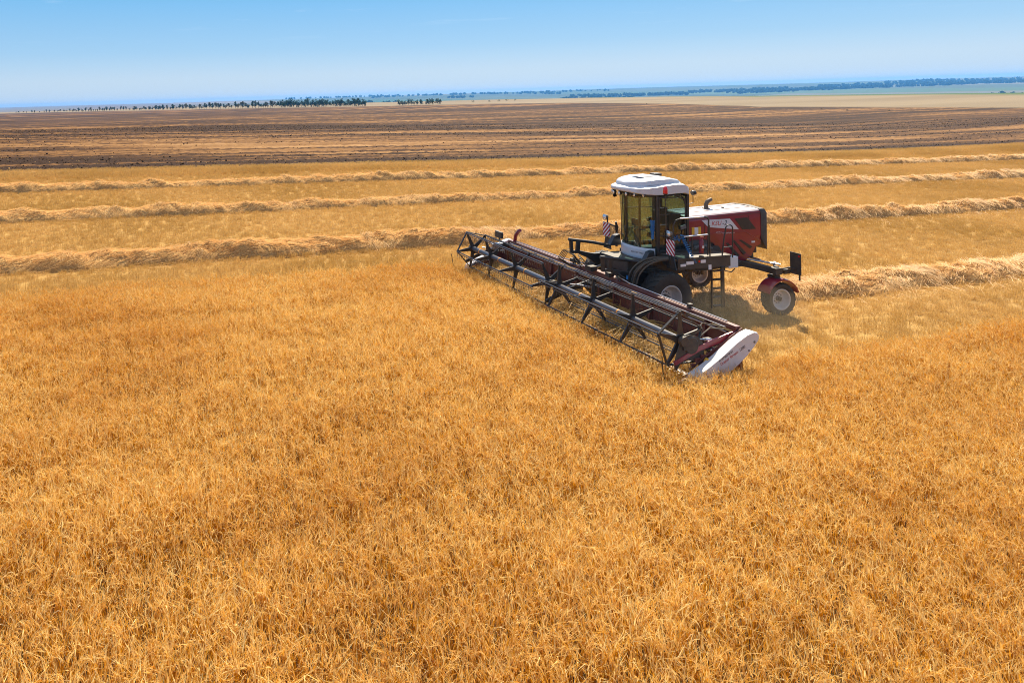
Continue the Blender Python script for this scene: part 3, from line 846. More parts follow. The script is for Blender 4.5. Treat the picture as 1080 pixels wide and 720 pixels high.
mb = MB()                                                            # chassis
for s in (1, -1):
    mb.bar((.75, s * .52, 1.45), (-3.9, s * .52, 1.55), .16, .34)
    mb.box((0, s * 1.08, 1.12), (.42, .20, 1.05)); mb.bar((0, s * 1.05, 1.52), (0, s * .4, 1.55), .46, .34)
    mb.lathe((0, s * 1.2, .87), [(.001, -.16), (.24, -.16), (.27, .0), (.2, .14)], 20)
mb.bar((0, -1.1, 1.45), (0, 1.1, 1.45), .34, .30)
mb.bar((-1.5, -.55, 1.42), (-1.5, .55, 1.42), .2, .22); mb.bar((-3.0, -.55, 1.5), (-3.0, .55, 1.5), .2, .22)
mb.box((-1.75, 0, 1.75), (3.1, 1.15, .42)); mb.box((.35, 0, 1.72), (1.0, 1.5, .40))
mb.box((-4.45, 0, 1.92), (.75, 1.15, .55)); mb.box((-4.75, .2, 2.0), (.5, .7, .35)); mb.box((-2.6, .62, 1.95), (1.5, .22, .55)); mb.box((-3.4, .5, 1.58), (1.1, .9, .18))
mb.build('chassis', BLACKD, W, bevel=.02)
mb = MB()                                                            # engine bay behind the hood arch
mb.box((-2.5, 0, 2.25), (1.7, 1.25, .75)); mb.tube([(-1.9, .66, 2.1), (-2.3, .70, 2.3), (-2.8, .68, 2.15)], .06, 10)
for k in range(5): mb.tube([(-1.85 - k * .2, .64, 1.95), (-1.95 - k * .2, .69, 2.1 + .05 * k), (-2.1 - k * .15, .66, 2.3)], .025, 7)
mb.build('engine', GREY, W, bevel=.02)

# left platform, skirt, ladder, rails
mb = MB()
mb.box((-1.45, 1.38, 2.13), (2.25, .82, .06)); mb.box((-1.45, 1.755, 1.97), (2.2, .035, .38)); mb.box((-2.55, 1.40, 1.98), (.04, .70, .38)); mb.box((-.36, 1.40, 2.0), (.04, .70, .34))
pf = mb.build('platform', BLACKD, W, bevel=.008)
for (cx, cz, sx, sz, mt, nm) in ((-.83, 1.99, .30, .10, INKW, 'sticker'), (-.55, 1.93, .22, .08, INKW, 'sticker'), (-1.38, 2.01, .20, .10, INKW, 'sticker'), (-1.66, 1.80, .12, .16, INKW, 'sticker'), (-1.22, 2.02, .07, .07, LAMPR, 'side_lamp')):
    MB().box((cx, 1.778, cz), (sx, .012, sz)).build(nm, mt, pf)
mb = MB()
mb.box((-1.76, 1.74, 1.10), (.05, .06, 1.34)); mb.box((-2.22, 1.74, 1.10), (.13, .06, 1.34))
for k in range(5): mb.box((-1.99, 1.76, .50 + k * .29), (.40, .12, .045))
mb.bar((-1.76, 1.74, 1.76), (-1.76, 1.60, 2.15), .05); mb.bar((-2.22, 1.74, 1.76), (-2.22, 1.60, 2.15), .09)
mb.build('ladder', BLACK, W, bevel=.006)
mb = MB(); r = .019
mb.tube([(-1.60, 1.75, 2.2), (-1.66, 1.75, 3.36), (-1.60, 1.75, 3.45), (-1.46, 1.75, 3.48)], .026, 8); mb.tube([(-1.70, 1.75, 1.75), (-1.68, 1.75, 3.2)], .022, 8)
mb.tube([(-.20, 1.70, 2.2), (-.22, 1.72, 3.25), (-.30, 1.74, 3.42), (-.5, 1.75, 3.46)], r, 8)
mb.tube([(-.35, 1.75, 2.86), (-.62, 1.75, 2.86)], r, 8); mb.tube([(-.95, 1.75, 2.2), (-.95, 1.75, 2.86)], r, 8)
lp = [(-2.18, 1.75, 1.95), (-2.30, 1.75, 2.7), (-2.38, 1.75, 3.02)] + [(-2.53 + .15 * math.cos(a), 1.75, 3.05 + .11 * math.sin(a)) for a in np.linspace(.2, PI - .2, 6)] + [(-2.68, 1.75, 3.0), (-2.66, 1.75, 2.05)]
mb.tube(lp, .022, 8); mb.tube([(-2.24, 1.75, 2.42), (-2.67, 1.75, 2.42)], .02, 8)
mb.build('handrail', BLACK, W)
MB().tube([(-.46, 1.75, 3.46), (-1.46, 1.75, 3.48)], .024, 8).build('grab_rail', STEEL, W)
MB().tube([(-.60, 1.75, 2.86), (-1.62, 1.75, 2.88)], .024, 8).build('grab_rail', STEEL, W)
mb = MB(); mb.lathe((-1.48, 1.60, 0), [(.001, 2.24), (.075, 2.24), (.08, 2.30), (.08, 2.62), (.05, 2.70), (.02, 2.72), (.02, 2.78), (.001, 2.78)], 16, 'z'); mb.box((-1.48, 1.63, 2.77), (.16, .03, .03)); mb.tube([(-1.44, 1.62, 2.74), (-1.38, 1.66, 2.6), (-1.40, 1.67, 2.4)], .012, 6)
fe = mb.build('fire_extinguisher', RED, W)
MB().box((-1.48, 1.683, 2.46), (.08, .006, .08)).build('sticker', INKW, fe)
mb = MB(); mb.box((-2.87, 1.42, 1.84), (.42, .32, .38)); mb.lathe((-2.72, 1.42, 0), [(.06, 2.03), (.06, 2.09), (.001, 2.09)], 12, 'z'); mb.box((-2.68, 1.60, 1.90), (.05, .03, .26))
tk = mb.build('washer_tank', TANK, W, bevel=.05, seg=3)
MB().tube([(-2.55, 1.5, 1.72), (-2.45, 1.62, 1.6), (-2.75, 1.6, 1.52), (-3.0, 1.5, 1.60)], .018, 6).build('hose', HOSE, tk)
# blue coiled air hose hung from the door side
hx = []
for k in range(150):
    t = k / 149; a = t * 2 * PI * 13
    hx.append((-.55 - .55 * t + .055 * math.cos(a), 1.72 + .055 * math.sin(a), 2.92 - .98 * t))
mb = MB(); mb.tube(hx, .016, 6)
g = random.Random(3); pts = [(-.2, 1.66, 2.78)]
for k in range(26): pts.append((-.10 - .5 * (k / 26) + g.uniform(-.10, .10), 1.68 + g.uniform(-.05, .05), 2.80 + g.uniform(-.10, .10)))
mb.tube(pts, .016, 6); mb.build('coiled_hose', BLUE, W)
MB().tube([(.05 + g.uniform(-.07, .07), 1.0 + g.uniform(-.02, .05), 3.0 + .36 * math.sin(k * 2.1)) for k in range(14)], .022, 6).build('spare_hose', BLUE, W)

# hood: side profile lofted across a crowned section
LOW = [(-1.72, 2.42), (-2.05, 2.48), (-2.55, 2.46), (-2.86, 2.32), (-3.05, 2.05), (-3.25, 1.62), (-3.6, 1.54), (-4.35, 1.64), (-4.60, 1.80), (-4.78, 2.08), (-5.02, 2.16)]
TOPZ = lambda x: 3.30 + (-1.72 - x) * .036
mb = MB()
for s in (1, -1):
    a, b, c, d = [], [], [], []
    for (x, z) in LOW:
        t = (-1.72 - x) / 3.3; tz = TOPZ(x)
        a.append((x, s * .70, z)); b.append((x, s * .755, z + (tz - z) * .30)); c.append((x, s * .755, z + (tz - z) * .80)); d.append((x, s * .735, tz - .06))
    mb.strip(a, b).strip(b, c).strip(c, d)
    e = [(x, s * .66, TOPZ(x) - .005) for x, z in LOW]; mb.strip(d, e)
mb.quad((-1.72, -.70, 2.42), (-1.72, .70, 2.42), (-1.72, .735, TOPZ(-1.72) - .06), (-1.72, -.735, TOPZ(-1.72) - .06))
hd = mb.build('hood', RED, W, sharp=25)
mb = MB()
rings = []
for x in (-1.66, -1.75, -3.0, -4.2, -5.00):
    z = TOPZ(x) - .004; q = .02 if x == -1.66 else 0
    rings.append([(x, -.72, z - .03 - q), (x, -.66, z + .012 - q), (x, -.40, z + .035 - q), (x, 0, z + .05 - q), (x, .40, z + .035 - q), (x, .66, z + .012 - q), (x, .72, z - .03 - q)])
mb.hull(rings); mb.build('hood_lid', LID_SHEEN, hd, sharp=20)
mb = MB()
for y in (-.30, .30): mb.bar((-1.75, y, TOPZ(-1.75) + .040), (-4.98, y, TOPZ(-4.98) + .040), .015, .014)
mb.lathe((-3.9, .1, 0), [(.05, TOPZ(-3.9) + .03), (.05, TOPZ(-3.9) + .08), (.001, TOPZ(-3.9) + .08)], 12, 'z')
mb.build('lid_seam', GREY, hd)
mb = MB()                                                            # black rear grille wrapped round the back
rings = []
for (x, o) in ((-4.985, .012), (-5.22, .008), (-5.30, -.03)):
    zt = TOPZ(-5.0) + .03
    zb = {-4.985: 2.38, -5.22: 2.02, -5.30: 1.96}[x]
    rings.append([(x, -.76 - o, zb), (x, -.77 - o, zt - .16), (x, -.69 - o, zt - .02 + o), (x, 0, zt + .03 + o), (x, .69 + o, zt - .02 + o), (x, .77 + o, zt - .16), (x, .76 + o, zb)])
mb.hull(rings)
for k in range(12): mb.box((-5.305, 0, 2.1 + k * .1), (.02, 1.3, .03))
mb.build('rear_grille', BLACKD, hd, bevel=.012)
Y = .762
sid = lambda pts: [(x, z) for x, z in pts]
MB().prism([(-2.30, 3.155), (-3.56, 3.155), (-3.96, 2.755), (-2.58, 2.90)], Y - .004, Y + .006).build('white_panel', WHITE, hd)
MB().prism([(-3.78, 3.145), (-4.36, 3.165), (-4.76, 2.735), (-4.12, 2.745)], Y - .004, Y + .004).build('side_grille', GLOSSB, hd)
mb = MB()
for (x0, z0) in ((-3.36, 2.30), (-3.66, 2.37), (-3.96, 2.37)):
    mb.prism([(x0, z0), (x0 - .10, z0 + .015), (x0 - .62, z0 - .46 + (.20 if x0 < -3.9 else 0)), (x0 - .50, z0 - .52 + (.20 if x0 < -3.9 else 0))], .73, Y + .004)
mb.build('vent_slot', GLOSSB, hd)
mb = MB()                                                            # pressed crease along the flank
mb.tube([(-2.3, .752, 2.62), (-3.3, .758, 2.70), (-4.25, .758, 2.66), (-4.55, .755, 2.50), (-4.98, .75, 2.30)], .02, 6)
mb.build('flank_crease', RED, hd)
for q in ([(-2.42, .757, 3.18), (-2.42, .762, 2.55)], [(-4.42, .760, 3.22), (-4.46, .762, 2.72)], [(-1.80, .752, 3.20), (-4.95, .752, 3.30)]): MB().tube(q, .007, 5).build('panel_seam', GLOSSB, hd)
for q in (-1.92, -2.20): MB().box((q, Y, 2.80), (.12, .008, .26)).build('sticker', YELLOW, hd)
MB().box((-2.06, Y, 2.80), (.16, .008, .24)).build('sticker', INKW, hd)
MB().box((-4.62, Y, 2.28), (.16, .008, .06)).build('sticker', INKW, hd)
text('lettering', 'KSU', .225, (-2.72, Y + .007, 2.945), (-1, 0, .0), (0, 0, 1), INKR, hd, shear=.25, sx=1.05)
text('lettering', '-2', .235, (-3.20, Y + .007, 2.945), (-1, 0, .0), (0, 0, 1), INKK, hd, shear=.25, sx=1.1)
text('lettering', 'ROSTSELMASH', .085, (-2.93, Y + .004, 2.66), (-1, 0, -.045), (0, 0, 1), INKW, hd, shear=.2, sx=1.45)
mb = MB(); mb.tube([(-3.28, -.05, 3.30), (-3.28, -.05, 3.55), (-3.33, -.05, 3.64), (-3.46, -.05, 3.71), (-3.52, -.05, 3.72)], [.075, .075, .075, .07, .066], 14)
mb.lathe((-3.28, -.05, 0), [(.13, 3.40), (.13, 3.42), (.08, 3.44)], 16, 'z')
mb.build('exhaust_pipe', paint('rusty_pipe', (0.10, 0.075, 0.06), 0.5, metal=.5, dust=.3), W)

# ------------------------------------------------------------------ cab
cabE = empty('cab', Matrix.Identity(4)); cabE.parent = W
CWD, BXP, RXP = .80, -.33, -1.62
def plan(D, n=19, off=0.0):
    """front curve of the windscreen, left corner to right corner, in plan"""
    return [(BXP + (D + off) * max(math.cos(a), 0) ** .95, (CWD + off) * math.sin(a)) for a in np.linspace(PI / 2, -PI / 2, n)]
def surf(rows):
    mb = MB()
    V = [[mb.bm.verts.new(p) for p in r] for r in rows]
    for a, b in zip(V, V[1:]):
        for i in range(len(a) - 1): mb._face((a[i], a[i + 1], b[i + 1], b[i]))
    return mb
def shell(z0, z1, d0, d1, n=19, off=0.0, nz=5):
    return [[(x, y, z0 + (z1 - z0) * k / (nz - 1)) for x, y in plan(d0 + (d1 - d0) * k / (nz - 1), n, off)] for k in range(nz)]
surf(shell(2.25, 4.10, .46, .66)).build('windscreen', GLASS, cabE, sharp=60)
r0 = [r[1:-1] for r in shell(1.86, 2.29, .50, .47, off=.04, nz=5)]
nb = surf(r0).build('nose_panel', WHITE, cabE, sharp=50)
sm = nb.modifiers.new('thickness', 'SOLIDIFY'); sm.thickness = .05
pl_ = plan(.48, 19, .046)
text('lettering', 'ROSTSELMASH', .070, (pl_[8][0] + .03, pl_[8][1], 2.08), (pl_[4][0] - pl_[8][0], pl_[4][1] - pl_[8][1], 0), (0, 0, 1), INKK, nb, sx=1.0)
mb = MB()
for s in (1, -1):
    mb.bar((BXP, s * (CWD + .012), 2.0), (BXP, s * (CWD + .012), 4.10), .07, .09, up=(1, 0, 0))
    mb.bar((RXP, s * (CWD - .02), 2.0), (RXP - .02, s * CWD, 4.12), .10, .10, up=(1, 0, 0))
    mb.tube([(BXP - .04, s * (CWD + .01), 4.00), (-1.0, s * (CWD + .015), 4.08), (-1.36, s * (CWD + .015), 4.06), (-1.52, s * (CWD + .01), 3.93), (-1.58, s * (CWD + .01), 3.7)], .03, 6)
    mb.bar((BXP, s * CWD, 2.12), (RXP, s * CWD, 2.12), .07, .12)
    mb.bar((BXP + .02, s * CWD, 1.98), (.0, s * (CWD - .10), 1.98), .06, .10)
mb.bar((RXP, -CWD, 2.14), (RXP, CWD, 2.14), .07, .1); mb.bar((RXP, -CWD, 4.07), (RXP, CWD, 4.07), .07, .1)
mb.tube([(x, y, 4.09) for x, y in plan(.66, 19, -.01)], .035, 6); mb.tube([(x, y, 2.285) for x, y in plan(.465, 19, .005)], .022, 6)
mb.build('cab_frame', BLACK, cabE, bevel=.006)
for s in (1, -1):
    q = s * (CWD + .018)
    dr = MB().quad((BXP - .05, q, 2.16), (RXP + .06, q - s * .02, 2.16), (RXP + .04, q - s * .012, 4.04), (BXP - .05, q, 4.04)).build('door', GLASS, cabE)
    q += s * .008; mb = MB()
    mb.tube([(BXP - .08, q, 2.20), (RXP + .09, q - s * .02, 2.20), (RXP + .07, q - s * .012, 3.75), (RXP + .15, q - s * .01, 3.93), (RXP + .34, q, 4.01), (BXP - .08, q, 4.0), (BXP - .08, q, 2.20)], .026, 6)
    mb.tube([(BXP - .1, q, 3.44), (RXP + .08, q - s * .01, 3.42)], .016, 6); mb.tube([(BXP - .1, q, 2.72), (RXP + .08, q - s * .015, 2.70)], .016, 6)
    mb.build('door_frame', BLACK, dr)
    mb = MB(); mb.bar((-1.3, q + s * .02, 2.95), (-1.52, q + s * .02, 3.0), .05, .12); mb.build('handle', GREY, dr)
MB().quad((RXP, -CWD + .05, 2.9), (RXP, CWD - .05, 2.9), (RXP - .02, CWD - .04, 4.04), (RXP - .02, -CWD + .04, 4.04)).build('rear_window', GLASS, cabE)
MB().box((RXP, 0, 2.5), (.05, 2 * CWD - .1, .78)).build('rear_panel', BLACK, cabE)
mb = MB(); mb.prism([(x, y) for x, y in plan(.46, 19, -.02)] + [(RXP, -CWD + .02), (RXP, CWD - .02)], 2.0, 2.08, 'z'); mb.build('floor', BLACKD, cabE)
mb = MB(); mb.box((-1.05, 0, 2.55), (.50, .52, .16)); mb.box((-1.32, 0, 2.95), (.14, .50, .80)); mb.box((-1.34, 0, 3.45), (.10, .28, .20)); mb.box((-1.05, 0, 2.27), (.3, .3, .42)); mb.box((-.95, .32, 2.78), (.4, .09, .06)); mb.box((-.95, -.34, 2.80), (.5, .18, .10))
mb.build('seat', SEATM, cabE, bevel=.04)
mb = MB(); mb.tube([(-.06, 0, 2.05), (-.24, 0, 2.78)], .07, 8); mb.lathe((-.28, 0, 2.82), [(.17, -.01), (.19, .0), (.17, .012), (.16, 0), (.17, -.01)], 20, 'z'); mb.box((-.28, 0, 2.81), (.34, .04, .02)); mb.box((-.26, 0, 2.78), (.06, .06, .1))
mb.build('steering_column', GREY, cabE)
mb = MB(); mb.box((-.55, -.58, 2.95), (.06, .30, .24)); mb.tube([(-.55, -.58, 2.06), (-.55, -.58, 2.9)], .03, 6); mb.build('monitor', GREY, cabE)
mb = MB(); mb.box((-1.50, .30, 2.75), (.20, .5, 1.3)); mb.box((-1.52, -.5, 3.0), (.14, .3, 1.7)); mb.build('rear_trim', SEATM, cabE, bevel=.03)
mb = MB(); mb.box((-.75, 0, 4.06), (1.5, 1.4, .06)); mb.box((-.2, -.2, 3.98), (.3, .6, .12)); mb.build('headliner', SEATM, cabE)
mb = MB(); q = .70; mb.tube([(.17, -.42, 2.4), (.24, -.30, 3.2), (.33, -.12, 4.02)], .016, 6); mb.tube([(.20, -.12, 2.5), (.26, -.02, 3.1), (.32, .05, 3.6)], .012, 6); mb.bar((.14, -.5, 3.70), (.32, -.02, 3.72), .016, .016); mb.build('wiper', BLACK, cabE)
mb = MB(); mb.tube([(.02, .36, 2.06), (.06, .42, 4.06)], .04, 8); mb.build('inner_pillar', BLACK, cabE)

# roof: lipped shell with a raised cap
rf = MB(); rings = []
def sec(x, w, zb, ze, zt):
    return [(x, -w * .9, zb), (x, -w, zb + .03), (x, -w, ze - .02), (x, -w * .93, ze), (x, -w * .5, zt), (x, 0, zt + .01), (x, w * .5, zt), (x, w * .93, ze), (x, w, ze - .02), (x, w, zb + .03), (x, w * .9, zb)]
for s_ in ((.72, .12, 4.25, 4.31, 4.32), (.68, .26, 4.22, 4.33, 4.345), (.56, .48, 4.19, 4.34, 4.37), (.36, .68, 4.15, 4.35, 4.41), (.10, .84, 4.12, 4.37, 4.45), (-.25, .91, 4.10, 4.40, 4.49), (-.6, .93, 4.10, 4.44, 4.53), (-1.1, .93, 4.13, 4.48, 4.555), (-1.45, .92, 4.14, 4.46, 4.52), (-1.64, .88, 4.08, 4.36, 4.42), (-1.72, .80, 4.02, 4.20, 4.24)):
    rings.append(sec(*s_))
rf.hull(rings); roof = rf.build('roof', WHITE, cabE, sharp=48)
cp = MB(); rings = []
for (x, w, z0, z1) in ((.46, .26, 4.36, 4.47), (.38, .42, 4.37, 4.52), (.20, .58, 4.39, 4.56), (-.05, .70, 4.42, 4.60), (-.4, .76, 4.45, 4.64), (-1.0, .77, 4.48, 4.655), (-1.35, .74, 4.46, 4.60), (-1.50, .66, 4.42, 4.53)):
    rings.append([(x, -w, z0), (x, -w * .97, z1 - .03), (x, -w * .88, z1), (x, 0, z1 + .02), (x, w * .88, z1), (x, w * .97, z1 - .03), (x, w, z0)])
cp.hull(rings); cp.build('roof_cap', WHITE, roof, sharp=48)
mb = MB(); mb.box((-.45, 0, 4.672), (.7, .5, .012)); mb.build('roof_hatch', paint('hatch_grey', (.68, .68, .68), .5, dust=.15), roof, bevel=.004)
mb = MB(); mb.box((-1.42, -.50, 4.64), (.34, .26, .10)); mb.build('antenna_box', BLACK, roof, bevel=.02)
for k, (x, y) in enumerate(((.60, -.22), (.60, .08), (.52, .34), (.36, .56), (.12, .74), (.46, -.48))):
    mb = MB(); mb.lathe((x, y, 4.11), [(.001, -.05), (.05, -.05), (.065, .03), (.06, .055)], 14, 'x'); mb.box((x - .02, y, 4.17), (.03, .04, .10))
    l = mb.build('work_lamp', BLACK, roof)
    MB().lathe((x, y, 4.11), [(.058, .050), (.001, .056)], 14, 'x').build('lens', LENS, l)
mb = MB(); mb.lathe((.52, -.30, 3.98), [(.001, -.04), (.05, -.04), (.06, .04)], 12, 'x'); mb.box((.50, -.30, 4.10), (.03, .03, .2)); mb.build('work_lamp', BLACK, roof)
mb = MB(); mb.tube([(-1.68, .82, 3.75), (-1.86, .84, 3.80), (-1.86, .84, 4.08)], .015, 6); mb.lathe((-1.88, .84, 4.14), [(.001, -.10), (.07, -.08), (.09, .02), (.08, .06), (.001, .06)], 14, 'x'); mb.build('work_lamp', BLACK, roof)

# warning boards, lamps, mast with beacon
for s, BY in ((1, 1.81), (-1, -1.49)):
    bd = warning_board((-.02, BY, 2.55), .40, .52, 'warning_board', s, (1,), W)
    mb = MB(); mb.tube([(-.05, BY - s * .1, 1.9), (-.06, BY, 2.3), (-.06, BY, 2.95)], .028, 8); mb.prism([(BY - .22, 1.85), (BY + .22, 1.85), (BY + .10, 2.28), (BY - .10, 2.28)], -.07, -.04, 'x'); mb.build('board_bracket', BLACK, W)
    mb = MB(); mb.lathe((.0, BY - .04, 3.00), [(.001, -.09), (.07, -.08), (.10, .02), (.11, .05)], 16, 'x'); hl = mb.build('headlamp', GREY, W)
    MB().lathe((.0, BY - .04, 3.00), [(.105, .047), (.06, .075), (.001, .085)], 16, 'x').build('lens', LENS, hl)
mb = MB(); mb.tube([(.10, 1.75, 2.85), (.12, 1.75, 4.30)], .014, 8); mb.lathe((.12, 1.75, 0), [(.04, 4.26), (.075, 4.29), (.08, 4.31)], 14, 'z'); bm_ = mb.build('beacon_mast', BLACK, W)
MB().lathe((.12, 1.75, 0), [(.072, 4.30), (.074, 4.42), (.066, 4.50), (.035, 4.54), (.001, 4.545)], 18, 'z').build('beacon', LAMPR, bm_)
mb = MB(); mb.tube([(-.46, -1.5, 1.9), (-.48, -1.5, 2.62), (-.44, -1.5, 2.80)], .045, 8); mb.box((-.46, -1.5, 2.58), (.09, .09, .18)); mb.tube([(-.46, -1.5, 2.62), (-.12, -1.5, 2.74)], .03, 6); mb.build('mirror_mast', BLACK, W)

# lift arms at the front
for s in (1, -1):
    y = s * .92
    mb = MB()
    mb.tube([(2.02, y, 2.40), (1.0, y, 2.24), (.25, y, 2.08)], .055, 10)
    mb.bar((1.93, y, 2.42), (1.90, y, 1.92), .08, .12, up=(1, 0, 0)); mb.bar((1.62, y, 2.34), (1.66, y, 1.90), .08, .16, up=(1, 0, 0)); mb.bar((1.96, y, 1.97), (1.55, y, 1.93), .09, .10)
    mb.prism([(1.62, 2.0), (1.55, 1.84), (1.25, 1.72), (.95, 1.52), (.3, 1.25), (.0, 1.35), (.0, 1.75), (.6, 1.85), (1.0, 1.86), (1.35, 1.93)], y - .07, y + .07)
    mb.prism([(.35, 2.1), (.12, 2.45), (-.08, 2.50), (-.15, 2.1)], y - .10, y + .10)
    arm = mb.build('lift_arm', BLACK, W, bevel=.012)
    if s > 0: arm.location = (.05, 0, -.22)
    mb = MB(); mb.tube([(.5, y - s * .2, 1.55), (1.3, y - s * .25, 1.35)], .05, 10); mb.tube([(1.3, y - s * .25, 1.35), (1.6, y - s * .25, 1.25)], .025, 8); mb.build('lift_cylinder', STEEL, W)
# hydraulic hoses arching over the near wheel and down to the header
mb = MB(); g = random.Random(9)
for k in range(14):
    o = g.uniform(-.12, .12); w_ = g.uniform(-.08, .12); y = 1.22 + k * .035
    pts = [(-1.0 - .05 * k * .3, y, 1.62 + w_ * .4), (-.75, y + .05, 1.86 + w_ * .5), (-.3 + o * .3, y + .05, 2.06 + w_ * .4), (.25 + o, y + .0, 2.10 + w_ * .4), (.75 + o, y - .06, 1.95 + w_ * .5), (1.06 + o * .7, y - .12, 1.62 + w_), (1.16 + o * .6, y - .18, 1.28 + w_ * .5), (1.32, y - .25, 1.12)]
    P = []
    for a in range(len(pts) - 1):
        for q in range(4):
            t = q / 4; p0, p1, p2, p3 = [Vector(pts[max(0, min(len(pts) - 1, a + d))]) for d in (-1, 0, 1, 2)]
            P.append(.5 * ((2 * p1) + (p2 - p0) * t + (2 * p0 - 5 * p1 + 4 * p2 - p3) * t * t + (3 * p1 - p0 - 3 * p2 + p3) * t ** 3))
    P.append(Vector(pts[-1])); mb.tube(P, g.choice((.020, .026, .030)), 6)
mb.build('hydraulic_hoses', HOSE, W)
mb = MB()
for k in range(5):
    y = -1.0 - k * .08; mb.tube([(1.3, y, 1.3), (1.65, y - .05, 1.75 + .05 * k), (1.9, y - .15, 1.9), (2.0, y - .3, 1.6), (1.5, y - .4, 1.30)], .016, 6)
mb.build('hydraulic_hoses', HOSE, W)
mb = MB()
for k in range(5): mb.tube([(1.10 + .04 * k, 1.05 + .05 * k, 1.55), (1.12 + .04 * k, 1.06 + .05 * k, 1.48)], .030, 7)
mb.build('hose_ferrule', BLUE, W)

# ------------------------------------------------------------------ the cutting header
H = tag(empty('cutting_header', MW), 'long black and dark red draper cutting header with five-bat reel and white end shields', 'cutting header')
HW = 5.98
mb = MB()
mb.box((1.44, -3.48, 1.32), (.16, 4.96, .14)); mb.box((1.44, 3.48, 1.32), (.16, 4.96, .14)); mb.box((1.36, 0, 1.36), (.22, 2.1, .18))
mb.bar((1.52, -HW, .34), (1.52, HW, .34), .14, .16)
for y in np.linspace(-HW, HW, 13): mb.bar((1.44, y, .36), (1.44, y, 1.28), .09, .07, up=(1, 0, 0))
for y in (-1.05, 1.05): mb.box((1.52, y, .82), (.3, .07, .95))
for y in (-4.9, -2.7, 2.7, 4.9): mb.prism([(1.44, 1.28), (1.5, .3), (1.9, .22), (2.4, .18), (2.4, .26), (1.7, .42), (1.54, 1.28)], y - .03, y + .03)
fr = mb.build('header_frame', DRED, H, bevel=.012)
for s in (-1, 1):
    MB().box((1.515, s * 3.5, .80), (.012, 4.86, .78)).build('back_sheet', DRED, fr)
mb = MB()                                                             # brackets and pipes along the top beam
for k, (dx, dz) in enumerate(((.15, -.06), (.13, -.20))):
    mb.tube([(1.44 + dx, -HW + .3, 1.36 + dz), (1.44 + dx, HW - .3, 1.36 + dz)], .016, 6)
mb.tube([(1.40, -.9, 1.52), (1.42, -2.2, 1.44), (1.44, -5.6, 1.42)], .022, 6); mb.tube([(1.38, .9, 1.50), (1.42, 1.6, 1.43), (1.44, 5.6, 1.42)], .020, 6)
mb.build('hydraulic_pipe', STEEL, fr)
mb = MB(); g = random.Random(21)
for k in range(7):
    y = g.uniform(-1.6, 1.6); mb = MB(); mb.tube([(1.30, y, 1.50), (1.36 + g.uniform(0, .2), y + g.uniform(-.4, .4), 1.72 + g.uniform(-.1, .05)), (1.5, y + g.uniform(-.6, .6), 1.42)], .020, 6); mb.build('header_hose', HOSE, fr)
for c_, d_ in (((1.50, -.35, 1.50), (.28, .34, .16)), ((1.46, .6, 1.50), (.2, .22, .14)), ((1.40, -1.5, 1.50), (.16, .30, .12)), ((1.42, 4.2, 1.46), (.14, .12, .10))): MB().box(c_, d_).build('valve_block', BLACKD, fr, bevel=.01)
for s in (-1, 1):
    mb = MB(); L0, L1 = (1.02 * s, 5.86 * s)
    mb.strip([(1.60, L0, .46), (1.62, L0, .44), (2.72, L0, .20)], [(1.60, L1, .46), (1.62, L1, .44), (2.72, L1, .20)])
    mb.strip([(1.60, L0, .38), (2.72, L0, .13)], [(1.60, L1, .38), (2.72, L1, .13)])
    for k in range(16):
        y = s * (1.15 + k * .30); mb.bar((1.64, y, .452), (2.70, y, .218), .03, .02)
    bl = mb.build('draper_belt', BELT, H)
    sol = None
mb = MB(); mb.strip([(1.55, -1.0, .30), (2.74, -1.0, .16)], [(1.55, 1.0, .30), (2.74, 1.0, .16)]); mb.build('centre_belt', BELT, H)
mb = MB(); mb.bar((2.82, -HW, .13), (2.82, HW, .13), .14, .05)
for k in range(78):
    y = -HW + .08 + k * (2 * HW - .16) / 77; mb.hull([[(2.88, y - .022, .115), (2.88, y + .022, .115), (2.88, y + .022, .15), (2.88, y - .022, .15)], [(3.03, y - .004, .12), (3.03, y + .004, .12), (3.03, y + .004, .13), (3.03, y - .004, .13)]])
mb.build('cutter_bar', STEEL, H)

